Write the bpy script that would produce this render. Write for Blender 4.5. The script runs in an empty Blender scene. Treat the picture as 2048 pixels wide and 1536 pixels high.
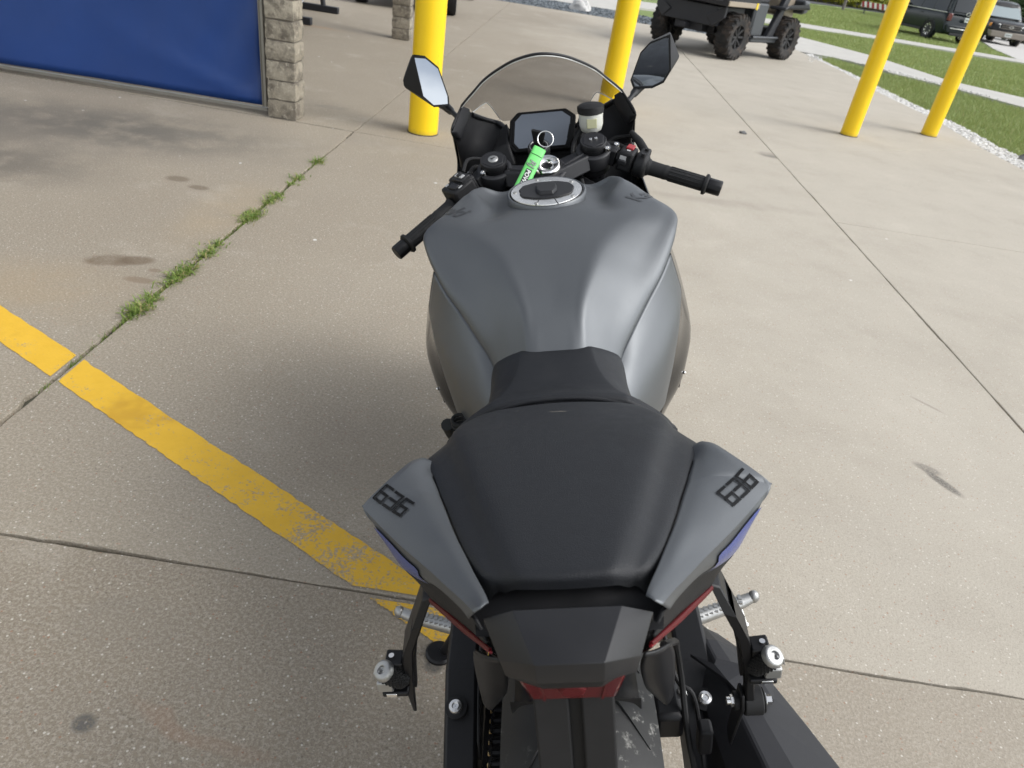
import bpy, bmesh, math, random
from mathutils import Vector, Matrix, noise
from mathutils.bvhtree import BVHTree

R = math.radians
scene = bpy.context.scene
COL = scene.collection

# ------------------------------------------------------------------ camera
cam_data = bpy.data.cameras.new("camera")
cam_data.sensor_width = 36.0
cam_data.lens = 36.0 * 1420.0 / 2048.0
cam_data.clip_start = 0.02
cam_data.clip_end = 1500.0
cam = bpy.data.objects.new("camera", cam_data)
COL.objects.link(cam)
PITCH, ROLL = R(32.217), R(9.164)
_right, _up, _back = Vector((1, 0, 0)), Vector((0, math.sin(PITCH), math.cos(PITCH))), Vector((0, -math.cos(PITCH), math.sin(PITCH)))
_r2 = _right * math.cos(ROLL) + _up * math.sin(ROLL)
_u2 = _up * math.cos(ROLL) - _right * math.sin(ROLL)
cam.matrix_world = Matrix(((_r2.x, _u2.x, _back.x, -0.2745), (_r2.y, _u2.y, _back.y, -0.5116), (_r2.z, _u2.z, _back.z, 1.3382), (0, 0, 0, 1)))
cam_data.dof.use_dof = True
cam_data.dof.focus_distance = 1.05
cam_data.dof.aperture_fstop = 11.0
scene.camera = cam

# ------------------------------------------------------------------ sky and sun
SUN_EL, SUN_AZ = R(47), R(99)          # azimuth clockwise from +Y
world = bpy.data.worlds.new("World")
scene.world = world
world.use_nodes = True
wn, wl = world.node_tree.nodes, world.node_tree.links
wn.clear()
w_out = wn.new("ShaderNodeOutputWorld")
w_bg = wn.new("ShaderNodeBackground")
w_sky = wn.new("ShaderNodeTexSky")
w_sky.sky_type = 'NISHITA'
w_sky.sun_disc = False
w_sky.sun_elevation = SUN_EL
w_sky.sun_rotation = SUN_AZ
w_sky.dust_density = 2.0
w_tc = wn.new("ShaderNodeTexCoord")
w_map = wn.new("ShaderNodeMapping")
w_map.inputs["Scale"].default_value = (1.6, 1.6, 3.4)
w_no = wn.new("ShaderNodeTexNoise")
w_no.inputs["Scale"].default_value = 2.6
w_no.inputs["Detail"].default_value = 7.0
w_no.inputs["Roughness"].default_value = 0.58
w_ramp = wn.new("ShaderNodeValToRGB")
w_ramp.color_ramp.elements[0].position = 0.40
w_ramp.color_ramp.elements[1].position = 0.62
w_ramp.color_ramp.elements[0].color = (0.42, 0.42, 0.42, 1)
w_ramp.color_ramp.elements[1].color = (0.9, 0.9, 0.9, 1)
w_mix = wn.new("ShaderNodeMix")
w_mix.data_type = 'RGBA'
w_bw = wn.new("ShaderNodeRGBToBW")                        # thin cloud takes the brightness of the sky round it
w_cl = wn.new("ShaderNodeMix")
w_cl.data_type = 'RGBA'
w_cl.blend_type = 'MULTIPLY'
w_cl.inputs["Factor"].default_value = 1.0
w_cl.inputs["B"].default_value = (4.4, 4.5, 4.65, 1)
wl.new(w_sky.outputs["Color"], w_bw.inputs[0])
wl.new(w_bw.outputs[0], w_cl.inputs["A"])
wl.new(w_cl.outputs["Result"], w_mix.inputs["B"])
wl.new(w_tc.outputs["Generated"], w_map.inputs["Vector"])
wl.new(w_map.outputs["Vector"], w_no.inputs["Vector"])
wl.new(w_no.outputs["Fac"], w_ramp.inputs["Fac"])
wl.new(w_ramp.outputs["Color"], w_mix.inputs["Factor"])
wl.new(w_sky.outputs["Color"], w_mix.inputs["A"])
wl.new(w_mix.outputs["Result"], w_bg.inputs["Color"])
w_bg.inputs["Strength"].default_value = 0.115
wl.new(w_bg.outputs["Background"], w_out.inputs["Surface"])

sun_data = bpy.data.lights.new("sun", 'SUN')
sun_data.energy = 1.35
sun_data.angle = R(27.0)                # hazy sun: soft shadow edges
sun_data.color = (1.0, 0.955, 0.88)
sun = bpy.data.objects.new("sun", sun_data)
COL.objects.link(sun)
SUN_DIR = Vector((math.sin(SUN_AZ) * math.cos(SUN_EL), math.cos(SUN_AZ) * math.cos(SUN_EL), math.sin(SUN_EL)))
sun.rotation_euler = (-SUN_DIR).to_track_quat('-Z', 'Y').to_euler()
sun.location = SUN_DIR * 30

scene.view_settings.view_transform = 'Standard'
scene.view_settings.look = 'None'
scene.view_settings.exposure = -0.02
scene.view_settings.gamma = 1.0
cy = scene.cycles
cy.max_bounces, cy.diffuse_bounces, cy.glossy_bounces, cy.transmission_bounces, cy.transparent_max_bounces = 5, 2, 3, 3, 8
cy.use_adaptive_sampling = True
cy.adaptive_threshold = 0.02
cy.caustics_reflective = cy.caustics_refractive = False

# ------------------------------------------------------------------ material helpers
class NT:
    """small wrapper for building node trees"""
    def __init__(self, name):
        self.m = bpy.data.materials.new(name)
        self.m.use_nodes = True
        self.n, self.l = self.m.node_tree.nodes, self.m.node_tree.links
        self.b = self.n["Principled BSDF"]
        self.out = self.n["Material Output"]
    def node(self, t, **kw):
        nd = self.n.new(t)
        for k, v in kw.items():
            setattr(nd, k, v)
        return nd
    def put(self, sock, v):
        if isinstance(v, bpy.types.NodeSocket):
            self.l.new(v, sock)
        elif isinstance(v, (tuple, list)) and len(v) == 3 and sock.type == 'RGBA':
            sock.default_value = (*v, 1)
        else:
            sock.default_value = v
    def coord(self, scale=1.0, kind="Object"):
        tc = self.node("ShaderNodeTexCoord")
        if scale == 1.0:
            return tc.outputs[kind]
        mp = self.node("ShaderNodeMapping")
        mp.inputs["Scale"].default_value = scale if isinstance(scale, tuple) else (scale,) * 3
        self.l.new(tc.outputs[kind], mp.inputs["Vector"])
        return mp.outputs["Vector"]
    def noise(self, vec, scale, detail=4, rough=0.55, dist=0.0):
        nd = self.node("ShaderNodeTexNoise")
        self.l.new(vec, nd.inputs["Vector"])
        nd.inputs["Scale"].default_value = scale
        nd.inputs["Detail"].default_value = detail
        nd.inputs["Roughness"].default_value = rough
        nd.inputs["Distortion"].default_value = dist
        return nd.outputs["Fac"]
    def voro(self, vec, scale, out="Distance", feature='F1'):
        nd = self.node("ShaderNodeTexVoronoi", feature=feature)
        self.l.new(vec, nd.inputs["Vector"])
        nd.inputs["Scale"].default_value = scale
        return nd.outputs[out]
    def ramp(self, fac, a, b, lo=0.0, hi=1.0):
        nd = self.node("ShaderNodeMapRange")
        nd.interpolation_type = 'SMOOTHSTEP'
        self.put(nd.inputs["Value"], fac)
        nd.inputs["From Min"].default_value = a
        nd.inputs["From Max"].default_value = b
        nd.inputs["To Min"].default_value = lo
        nd.inputs["To Max"].default_value = hi
        return nd.outputs["Result"]
    def mix(self, fac, a, b, blend='MIX'):
        nd = self.node("ShaderNodeMix", data_type='RGBA', blend_type=blend)
        self.put(nd.inputs["Factor"], fac)
        self.put(nd.inputs["A"], a)
        self.put(nd.inputs["B"], b)
        return nd.outputs["Result"]
    def math(self, op, a, b=0.0):
        nd = self.node("ShaderNodeMath", operation=op)
        self.put(nd.inputs[0], a)
        self.put(nd.inputs[1], b)
        return nd.outputs[0]
    def bump(self, height, strength=0.3, dist=0.002):
        nd = self.node("ShaderNodeBump")
        nd.inputs["Strength"].default_value = strength
        nd.inputs["Distance"].default_value = dist
        self.l.new(height, nd.inputs["Height"])
        self.l.new(nd.outputs["Normal"], self.b.inputs["Normal"])
    def set(self, **kw):
        for k, v in kw.items():
            self.put(self.b.inputs[k.replace("_", " ")], v)
        return self

def simple(name, col, rough=0.5, metal=0.0, var=0.0, vscale=30.0, bump=0.0, bscale=400.0, coat=0.0, spec=0.5):
    t = NT(name)
    v = t.coord()
    c = col
    if var:
        f = t.noise(v, vscale, 5)
        c = t.mix(f, tuple(x * (1 - var) for x in col), tuple(min(1, x * (1 + var)) for x in col))
    t.set(Base_Color=c, Roughness=rough, Metallic=metal)
    if coat:
        t.b.inputs["Coat Weight"].default_value = coat
        t.b.inputs["Coat Roughness"].default_value = 0.03
    t.b.inputs["Specular IOR Level"].default_value = spec
    if bump:
        t.bump(t.noise(v, bscale, 3), bump, 0.001)
    return t.m

M = {}
# ------------------------------------------------------------------ mesh helpers
class MB:
    def __init__(self):
        self.v, self.f = [], []
    def add(self, vs, fs):
        o = len(self.v)
        self.v += [Vector(p) for p in vs]
        self.f += [tuple(i + o for i in f) for f in fs]
        return self
    def box(self, c, s, rot=None):
        hx, hy, hz = s[0] / 2, s[1] / 2, s[2] / 2
        ps = [Vector((x, y, z)) for x in (-hx, hx) for y in (-hy, hy) for z in (-hz, hz)]
        if rot is not None:
            ps = [rot @ p for p in ps]
        c = Vector(c)
        return self.add([p + c for p in ps], [(0, 1, 3, 2), (4, 6, 7, 5), (0, 4, 5, 1), (2, 3, 7, 6), (0, 2, 6, 4), (1, 5, 7, 3)])
    def hexa(self, a, b):
        """a,b: four points each (bottom ring / top ring)"""
        return self.add(list(a) + list(b), [(3, 2, 1, 0), (4, 5, 6, 7), (0, 1, 5, 4), (1, 2, 6, 5), (2, 3, 7, 6), (3, 0, 4, 7)])
    def prism(self, pts, off, scale=1.0):
        """polygon swept by a vector; the far end may be scaled about its centre"""
        pts = [Vector(p) for p in pts]
        off = Vector(off)
        n = len(pts)
        c = sum(pts, Vector()) / n
        top = [c + (p - c) * scale + off for p in pts]
        return self.add(pts + top, [tuple(range(n))[::-1], tuple(range(n, 2 * n))] + [(i, (i + 1) % n, n + (i + 1) % n, n + i) for i in range(n)])
    def tube(self, path, r, n=12, cap=True, flat=1.0, up=None):
        path = [Vector(p) for p in path]
        rs = r if isinstance(r, (list, tuple)) else [r] * len(path)
        rings = []
        prev = None
        for i, p in enumerate(path):
            t = (path[min(i + 1, len(path) - 1)] - path[max(i - 1, 0)])
            if t.length < 1e-9:
                t = Vector((0, 0, 1))
            t.normalize()
            if prev is None:
                ref = Vector(up) if up is not None else (Vector((0, 0, 1)) if abs(t.z) < 0.9 else Vector((0, 1, 0)))
            else:
                ref = prev
            a = (ref - t * ref.dot(t)).normalized()
            prev = a
            b = t.cross(a)
            rings.append([p + a * (math.cos(k * 2 * math.pi / n) * rs[i]) + b * (math.sin(k * 2 * math.pi / n) * rs[i] * flat) for k in range(n)])
        vs = [q for rg in rings for q in rg]
        fs = []
        for i in range(len(path) - 1):
            for k in range(n):
                k2 = (k + 1) % n
                fs.append((i * n + k, i * n + k2, (i + 1) * n + k2, (i + 1) * n + k))
        if cap:
            fs.append(tuple(range(n))[::-1])
            fs.append(tuple((len(path) - 1) * n + k for k in range(n)))
        return self.add(vs, fs)
    def cyl(self, p0, p1, r0, r1=None, n=20):
        return self.tube([p0, p1], [r0, r0 if r1 is None else r1], n)
    def lathe(self, prof, c, axis, n=32, closed=False):
        """prof: (radius, along-axis) pairs"""
        c, ax = Vector(c), Vector(axis).normalized()
        a = ax.orthogonal().normalized()
        b = ax.cross(a)
        vs = []
        for k in range(n):
            d = a * math.cos(2 * math.pi * k / n) + b * math.sin(2 * math.pi * k / n)
            vs += [c + d * r + ax * h for r, h in prof]
        m = len(prof)
        fs = []
        for k in range(n):
            k2 = (k + 1) % n
            for i in range(m if closed else m - 1):
                j = (i + 1) % m
                fs.append((k * m + i, k2 * m + i, k2 * m + j, k * m + j))
        return self.add(vs, fs)
    def torus(self, c, axis, r, tr, n=28, m=10):
        return self.lathe([(r + tr * math.cos(2 * math.pi * i / m), tr * math.sin(2 * math.pi * i / m)) for i in range(m)], c, axis, n, True)
    def ball(self, c, s, n=10, m=7):
        c = Vector(c)
        s = s if isinstance(s, (tuple, list)) else (s, s, s)
        vs, fs = [c + Vector((0, 0, -s[2]))], []
        for i in range(1, m):
            ph = -math.pi / 2 + math.pi * i / m
            for k in range(n):
                th = 2 * math.pi * k / n
                vs.append(c + Vector((s[0] * math.cos(ph) * math.cos(th), s[1] * math.cos(ph) * math.sin(th), s[2] * math.sin(ph))))
        vs.append(c + Vector((0, 0, s[2])))
        for k in range(n):
            fs.append((0, 1 + (k + 1) % n, 1 + k))
            fs.append((len(vs) - 1, len(vs) - 1 - n + k, len(vs) - 1 - n + (k + 1) % n))
        for i in range(m - 2):
            for k in range(n):
                k2 = (k + 1) % n
                fs.append((1 + i * n + k, 1 + i * n + k2, 1 + (i + 1) * n + k2, 1 + (i + 1) * n + k))
        return self.add(vs, fs)
    def grid(self, g):
        nr, nc = len(g), len(g[0])
        return self.add([p for row in g for p in row], [(i * nc + j, i * nc + j + 1, (i + 1) * nc + j + 1, (i + 1) * nc + j) for i in range(nr - 1) for j in range(nc - 1)])
    def mirror(self):
        m = MB()
        m.v = [Vector((-p.x, p.y, p.z)) for p in self.v]
        m.f = [f[::-1] for f in self.f]
        return m
    def build(self, name, mat, parent=None, smooth=40, bevel=0.0, solid=0.0, kind=None, recalc=True):
        me = bpy.data.meshes.new(name)
        me.from_pydata([tuple(p) for p in self.v], [], self.f)
        if recalc:
            bm = bmesh.new()
            bm.from_mesh(me)
            bmesh.ops.remove_doubles(bm, verts=bm.verts, dist=1e-6)
            bmesh.ops.recalc_face_normals(bm, faces=bm.faces)
            bm.to_mesh(me)
            bm.free()
        if mat is not None:
            me.materials.append(M[mat])
        if smooth:
            me.polygons.foreach_set("use_smooth", [True] * len(me.polygons))
            me.set_sharp_from_angle(angle=R(smooth))
        o = bpy.data.objects.new(name, me)
        COL.objects.link(o)
        if parent is not None:
            o.parent = parent
        if solid:
            md = o.modifiers.new("thickness", 'SOLIDIFY')
            md.thickness = solid
            md.offset = -1
        if bevel:
            md = o.modifiers.new("bevel", 'BEVEL')
            md.width = bevel
            md.segments = 2
            md.limit_method = 'ANGLE'
            md.angle_limit = R(35)
        if kind:
            o["kind"] = kind
        return o

def empty(name, loc=(0, 0, 0), rot=(0, 0, 0)):
    o = bpy.data.objects.new(name, None)
    COL.objects.link(o)
    o.location = loc
    o.rotation_euler = rot
    o.empty_display_size = 0.1
    return o

def tag(o, label, cat, group=None):
    o["label"] = label
    o["category"] = cat
    if group:
        o["group"] = group
    return o

def spline(P, n):
    """Catmull-Rom through the points, n steps per span"""
    P = [Vector(p) for p in P]
    out = []
    for i in range(len(P) - 1):
        p0 = P[i - 1] if i > 0 else P[i] * 2 - P[i + 1]
        p1, p2 = P[i], P[i + 1]
        p3 = P[i + 2] if i + 2 < len(P) else P[i + 1] * 2 - P[i]
        for k in range(n):
            t = k / n
            out.append(0.5 * ((2 * p1) + (p2 - p0) * t + (2 * p0 - 5 * p1 + 4 * p2 - p3) * t * t + (3 * p1 - p0 - 3 * p2 + p3) * t ** 3))
    out.append(P[-1].copy())
    return out

def surface(rows, nu=6, nv=6, sym=False):
    """smooth grid through control rows; sym mirrors each row about x=0 (first column on the centre line)"""
    rows = [[Vector(p) for p in r] for r in rows]
    if sym:
        rows = [[Vector((-p.x, p.y, p.z)) for p in r[:0:-1]] + r for r in rows]
    a = [spline(r, nv) for r in rows]
    cols = [spline([a[i][j] for i in range(len(a))], nu) for j in range(len(a[0]))]
    return [[cols[j][i] for j in range(len(cols))] for i in range(len(cols[0]))]

def blob_stone(rng, size, flat=0.6):
    """12-vertex pebble"""
    t = (1 + 5 ** 0.5) / 2
    vs = [Vector(p).normalized() for p in ((-1, t, 0), (1, t, 0), (-1, -t, 0), (1, -t, 0), (0, -1, t), (0, 1, t), (0, -1, -t), (0, 1, -t), (t, 0, -1), (t, 0, 1), (-t, 0, -1), (-t, 0, 1))]
    fs = [(0, 11, 5), (0, 5, 1), (0, 1, 7), (0, 7, 10), (0, 10, 11), (1, 5, 9), (5, 11, 4), (11, 10, 2), (10, 7, 6), (7, 1, 8), (3, 9, 4), (3, 4, 2), (3, 2, 6), (3, 6, 8), (3, 8, 9), (4, 9, 5), (2, 4, 11), (6, 2, 10), (8, 6, 7), (9, 8, 1)]
    rot = Matrix.Rotation(rng.uniform(0, 6.28), 3, 'Z') @ Matrix.Rotation(rng.uniform(-.4, .4), 3, 'X')
    sx, sy = rng.uniform(.7, 1.3), rng.uniform(.7, 1.2)
    return [rot @ Vector((p.x * size * sx, p.y * size * sy, p.z * size * flat)) * rng.uniform(.82, 1.15) for p in vs], fs

# ------------------------------------------------------------------ setting materials
def concrete_nodes(t, xr=None):
    """colour of weathered broom-finished concrete with aggregate, stains, flecks and painted shade (world metres)"""
    v = t.coord()
    big = t.noise(v, 0.55, 3, 0.6)
    med = t.noise(v, 4.0, 4, 0.62)
    fine = t.noise(v, 125.0, 2, 0.8)
    col = t.mix(t.ramp(big, 0.3, 0.7), (0.30, 0.260, 0.203), (0.38, 0.338, 0.270))
    col = t.mix(t.math('MULTIPLY', t.ramp(med, 0.42, 0.75), 0.45), col, (0.30, 0.265, 0.22))
    # the slabs right of the long joint are a paler, creamier pour
    sep = t.node("ShaderNodeSeparateXYZ")
    t.l.new(v, sep.inputs[0])
    pale = t.ramp(t.math('ADD', sep.outputs["X"], t.math('MULTIPLY', med, 0.8)), -0.4, 1.7)
    col = t.mix(t.math('MULTIPLY', pale, 0.75), col, (0.425, 0.390, 0.328))
    # near pours older and dirtier, with foreground shade painted in, the left one oil-grimed
    old_shade = t.math('MULTIPLY', t.ramp(sep.outputs["Y"], 0.611, 0.603), 0.46)
    col = t.mix(old_shade, col, (0.205, 0.168, 0.122))
    grime = t.math('MULTIPLY', t.ramp(t.math('ADD', sep.outputs["X"], t.math('MULTIPLY', big, 0.9)), 0.75, -1.1), 0.62)
    col = t.mix(grime, col, (0.205, 0.170, 0.120))
    mott = t.noise(v, 1.9, 5, 0.68)
    col = t.mix(t.math('MULTIPLY', t.ramp(mott, 0.44, 0.72), 0.26), col, (0.245, 0.212, 0.168))
    col = t.mix(t.math('MULTIPLY', t.ramp(mott, 0.46, 0.28), 0.20), col, (0.55, 0.505, 0.43))
    coarse = t.math('ADD', t.math('MULTIPLY', old_shade, 0.05), t.ramp(pale, 0.0, 1.0, 0.34, 0.22))
    # sand grain
    col = t.mix(t.math('MULTIPLY', t.ramp(fine, 0.44, 0.62), t.math('MULTIPLY', coarse, 0.85)), col, (0.54, 0.49, 0.42))
    fine2 = t.noise(v, 260.0, 1, 0.7)
    col = t.mix(t.math('MULTIPLY', t.ramp(fine2, 0.54, 0.64), coarse), col, (0.13, 0.11, 0.09))
    # exposed aggregate: dark and pale grains
    vn = t.node("ShaderNodeTexVoronoi")
    t.l.new(v, vn.inputs["Vector"])
    vn.inputs["Scale"].default_value = 120.0
    g1, gd = vn.outputs["Color"], vn.outputs["Distance"]
    gs = t.node("ShaderNodeSeparateColor")
    t.l.new(g1, gs.inputs[0])
    grain = t.ramp(gd, 0.36, 0.2)
    col = t.mix(t.math('MULTIPLY', t.math('MULTIPLY', grain, t.math('GREATER_THAN', gs.outputs[0], 0.90)), coarse), col, (0.07, 0.062, 0.055))
    col = t.mix(t.math('MULTIPLY', t.math('MULTIPLY', grain, t.math('LESS_THAN', gs.outputs[0], 0.10)), 0.6), col, (0.66, 0.62, 0.55))
    col = t.mix(t.math('MULTIPLY', t.math('MULTIPLY', grain, t.math('GREATER_THAN', gs.outputs[1], 0.94)), 0.6), col, (0.30, 0.15, 0.09))
    # white paint flecks
    vn2 = t.node("ShaderNodeTexVoronoi")
    t.l.new(v, vn2.inputs["Vector"])
    vn2.inputs["Scale"].default_value = 5.5
    w1 = vn2.outputs["Color"]
    ws = t.node("ShaderNodeSeparateColor")
    t.l.new(w1, ws.inputs[0])
    wd = t.math('ADD', vn2.outputs["Distance"], t.math('MULTIPLY', fine, 0.05))
    fl = t.math('MULTIPLY', t.ramp(wd, 0.085, 0.065), t.math('GREATER_THAN', ws.outputs[0], 0.80))
    col = t.mix(t.math('MULTIPLY', fl, 0.8), col, (0.72, 0.71, 0.68))
    # stains and painted shade: centre, radii, turn, colour, strength
    STAINS_SHADE = [((-3.1, 3.75), (1.5, 0.65), 8, (0.10, 0.093, 0.080), 0.85), ((-3.2, 2.95), (0.85, 0.42), 0, (0.10, 0.09, 0.075), 0.75), ((-3.6, 3.3), (0.9, 0.8), 0, (0.16, 0.14, 0.115), 0.6),  # these three: oil stains darkened further to paint shade before the curtain
              ((-1.97, 2.045), (0.105, 0.06), 20, (0.11, 0.075, 0.045), 0.80), ((-1.88, 2.09), (0.08, 0.05), 20, (0.11, 0.075, 0.045), 0.80),
              ((-1.78, 1.93), (0.07, 0.03), 0, (0.17, 0.12, 0.08), 0.7), ((-1.77, 2.03), (0.03, 0.02), 0, (0.17, 0.12, 0.08), 0.7),
              ((-2.2, 3.1), (0.07, 0.05), 0, (0.12, 0.09, 0.06), 0.75), ((-2.05, 3.02), (0.06, 0.04), 0, (0.12, 0.09, 0.06), 0.75),
              ((-2.1, 1.75), (0.45, 0.30), 0, (0.36, 0.26, 0.14), 0.30), ((-1.80, 2.75), (0.22, 0.6), 0, (0.40, 0.30, 0.17), 0.26),
              ((1.19, 1.43), (0.079, 0.022), -58, (0.07, 0.065, 0.06), 0.8), ((1.165, 1.50), (0.05, 0.025), -30, (0.10, 0.09, 0.08), 0.6), ((1.35, 1.95), (0.078, 0.009), -45, (0.16, 0.14, 0.12), 0.5),
              ((-0.96, 0.206), (0.024, 0.022), 0, (0.07, 0.07, 0.07), 0.8), ((-0.345, 0.443), (0.022, 0.020), 0, (0.06, 0.06, 0.06), 0.8),
              ((-0.75, 0.22), (0.16, 0.02), -14, (0.33, 0.17, 0.10), 0.22), ((-0.52, 0.15), (0.03, 0.012), -14, (0.30, 0.12, 0.07), 0.35), ((-1.0, 0.42), (0.14, 0.09), 0, (0.20, 0.18, 0.15), 0.28), ((-1.45, 0.56), (0.07, 0.02), 5, (0.68, 0.65, 0.6), 0.8),
              ((-0.75, 1.12), (0.30, 0.25), 0, (0.19, 0.16, 0.13), 0.40), ((1.66, 6.0), (0.16, 0.10), 0, (0.10, 0.09, 0.08), 0.7),
              ((-3.4, 9.2), (0.5, 0.12), -8, (0.38, 0.23, 0.12), 0.4), ((0.9, 4.3), (1.1, 0.10), 6, (0.24, 0.21, 0.17), 0.40), ((-1.4, 4.4), (0.8, 0.15), 3, (0.24, 0.21, 0.17), 0.4),
              ((-0.98, 1.28), (0.06, 0.05), 30, (0.45, 0.26, 0.05), 0.0), ((2.7, 3.3), (0.06, 0.02), -30, (0.12, 0.1, 0.09), 0.6), ((-2.0, 5.2), (0.14, 0.06), 8, (0.2, 0.18, 0.15), 0.5)]
    warp = t.node("ShaderNodeTexNoise")
    warp.inputs["Scale"].default_value = 7.0
    warp.inputs["Detail"].default_value = 2.0
    t.l.new(v, warp.inputs["Vector"])
    wv = t.node("ShaderNodeVectorMath", operation='MULTIPLY_ADD')
    t.l.new(warp.outputs["Color"], wv.inputs[0])
    wv.inputs[1].default_value = (0.10, 0.10, 0)
    t.l.new(v, wv.inputs[2])
    off = t.node("ShaderNodeVectorMath", operation='SUBTRACT')
    t.l.new(wv.outputs[0], off.inputs[0])
    off.inputs[1].default_value = (0.05, 0.05, 0)
    for (cx, cy), (rx, ry), ang, c, s in STAINS_SHADE:
        if s <= 0 or xr is None or not (xr[0] <= cx < xr[1]):
            continue
        mp = t.node("ShaderNodeMapping", vector_type='TEXTURE')
        mp.inputs["Location"].default_value = (cx, cy, 0)
        mp.inputs["Rotation"].default_value = (0, 0, R(ang))
        mp.inputs["Scale"].default_value = (rx, ry, 1000.0)
        t.l.new(off.outputs[0] if max(rx, ry) > 0.1 else v, mp.inputs["Vector"])
        ln = t.node("ShaderNodeVectorMath", operation='LENGTH')
        t.l.new(mp.outputs[0], ln.inputs[0])
        soft = 0.55 if max(rx, ry) < 0.25 else 0.1
        msk = t.ramp(ln.outputs["Value"], 1.15, soft)
        msk = t.math('MULTIPLY', msk, t.ramp(med if max(rx, ry) > 0.08 else fine, 0.3, 0.6, 0.35, 1.0))
        col = t.mix(t.math('MULTIPLY', msk, s), col, c)
    hgt = fine
    return col, hgt, med

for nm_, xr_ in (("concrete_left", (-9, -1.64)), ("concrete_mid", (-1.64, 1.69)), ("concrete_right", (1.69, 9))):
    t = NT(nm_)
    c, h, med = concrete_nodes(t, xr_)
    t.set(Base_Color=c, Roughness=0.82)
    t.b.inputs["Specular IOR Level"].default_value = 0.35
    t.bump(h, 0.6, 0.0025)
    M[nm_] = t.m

t = NT("worn_yellow_paint")
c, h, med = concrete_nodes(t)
v = t.coord()
wear = t.noise(v, 9.0, 8, 0.72)
sp = t.noise(v, 120.0, 3, 0.7)
paint = t.mix(t.noise(v, 16.0, 5, 0.6), (0.60, 0.345, 0.018), (0.74, 0.455, 0.04))
sep = t.node("ShaderNodeSeparateXYZ")
t.l.new(v, sep.inputs[0])
thr = t.ramp(sep.outputs["X"], -1.7, -0.25, 0.66, 0.54)      # the line is more worn towards its end
diff = t.math('SUBTRACT', t.math('ADD', wear, t.math('MULTIPLY', t.math('SUBTRACT', sp, 0.5), 0.75)), thr)
gone = t.ramp(diff, -0.06, 0.10)
dark = t.math('MULTIPLY', t.ramp(t.noise(v, 3.1, 4, 0.6), 0.55, 0.68), 0.35)
paint = t.mix(dark, paint, (0.28, 0.13, 0.012))
t.set(Base_Color=t.mix(t.math('MULTIPLY', gone, 0.85), paint, c), Roughness=0.7)
t.bump(h, 0.45, 0.002)
M["yellow_line"] = t.m

t = NT("joint_dirt")
v = t.coord()
t.set(Base_Color=t.mix(t.noise(v, 12, 6, 0.7), (0.022, 0.020, 0.015), (0.095, 0.09, 0.06)), Roughness=0.95)
M["joint"] = t.m

t = NT("lawn_soil")
v = t.coord()
g1 = t.mix(t.noise(v, 1.3, 5, 0.6), (0.15, 0.21, 0.055), (0.23, 0.29, 0.095))
g2 = t.mix(t.ramp(t.noise(v, 28.0, 6, 0.75), 0.35, 0.7), g1, (0.22, 0.29, 0.09))
g2 = t.mix(t.math('MULTIPLY', t.ramp(t.noise(v, 0.45, 4, 0.5), 0.55, 0.75), 0.35), g2, (0.20, 0.21, 0.075))
t.set(Base_Color=g2, Roughness=0.9)
t.bump(t.noise(v, 30.0, 5, 0.8), 0.9, 0.05)
M["lawn"] = t.m

def leaf_mat(name, a, b, dry=0.0):
    t = NT(name)
    oi = t.node("ShaderNodeNewGeometry")
    lc_ = t.mix(oi.outputs["Random Per Island"], a, b)
    if dry:
        lc_ = t.mix(t.math('GREATER_THAN', oi.outputs["Random Per Island"], 1 - dry), lc_, (0.36, 0.30, 0.13))
    t.set(Base_Color=lc_, Roughness=0.55)
    t.b.inputs["Subsurface Weight"].default_value = 0.0
    tr = t.node("ShaderNodeBsdfTranslucent")
    tr.inputs["Color"].default_value = (*b, 1)
    mx = t.node("ShaderNodeMixShader")
    mx.inputs[0].default_value = 0.25
    t.l.new(t.b.outputs[0], mx.inputs[1])
    t.l.new(tr.outputs[0], mx.inputs[2])
    t.l.new(mx.outputs[0], t.out.inputs["Surface"])
    return t.m
M["grass_blade"] = leaf_mat("grass_blade", (0.155, 0.225, 0.055), (0.37, 0.425, 0.15), 0.06)
M["weed_blade"] = leaf_mat("weed_blade", (0.085, 0.16, 0.022), (0.28, 0.36, 0.08), 0.16)
M["hedge_leaf"] = leaf_mat("hedge_leaf", (0.10, 0.16, 0.02), (0.42, 0.40, 0.03))
M["tree_leaf"] = leaf_mat("tree_leaf", (0.02, 0.055, 0.012), (0.07, 0.12, 0.03))

def rock_mat(name, a, b, rough=0.85):
    t = NT(name)
    v = t.coord()
    gi = t.node("ShaderNodeNewGeometry")
    c = t.mix(gi.outputs["Random Per Island"], a, b)
    c = t.mix(t.math('MULTIPLY', t.noise(v, 45.0, 5, 0.7), 0.35), c, tuple(x * 0.45 for x in a))
    t.set(Base_Color=c, Roughness=rough)
    t.bump(t.noise(v, 60.0, 5, 0.7), 0.5, 0.01)
    return t.m
M["white_gravel"] = rock_mat("white_gravel", (0.52, 0.50, 0.47), (0.80, 0.79, 0.76))
M["grey_gravel"] = rock_mat("grey_gravel", (0.42, 0.40, 0.38), (0.62, 0.60, 0.57))
M["dark_gravel"] = rock_mat("dark_gravel", (0.035, 0.042, 0.05), (0.22, 0.25, 0.27))
M["boulder"] = rock_mat("boulder", (0.10, 0.10, 0.10), (0.16, 0.16, 0.16))
M["pale_boulder"] = rock_mat("pale_boulder", (0.55, 0.54, 0.52), (0.70, 0.69, 0.67))

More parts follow.
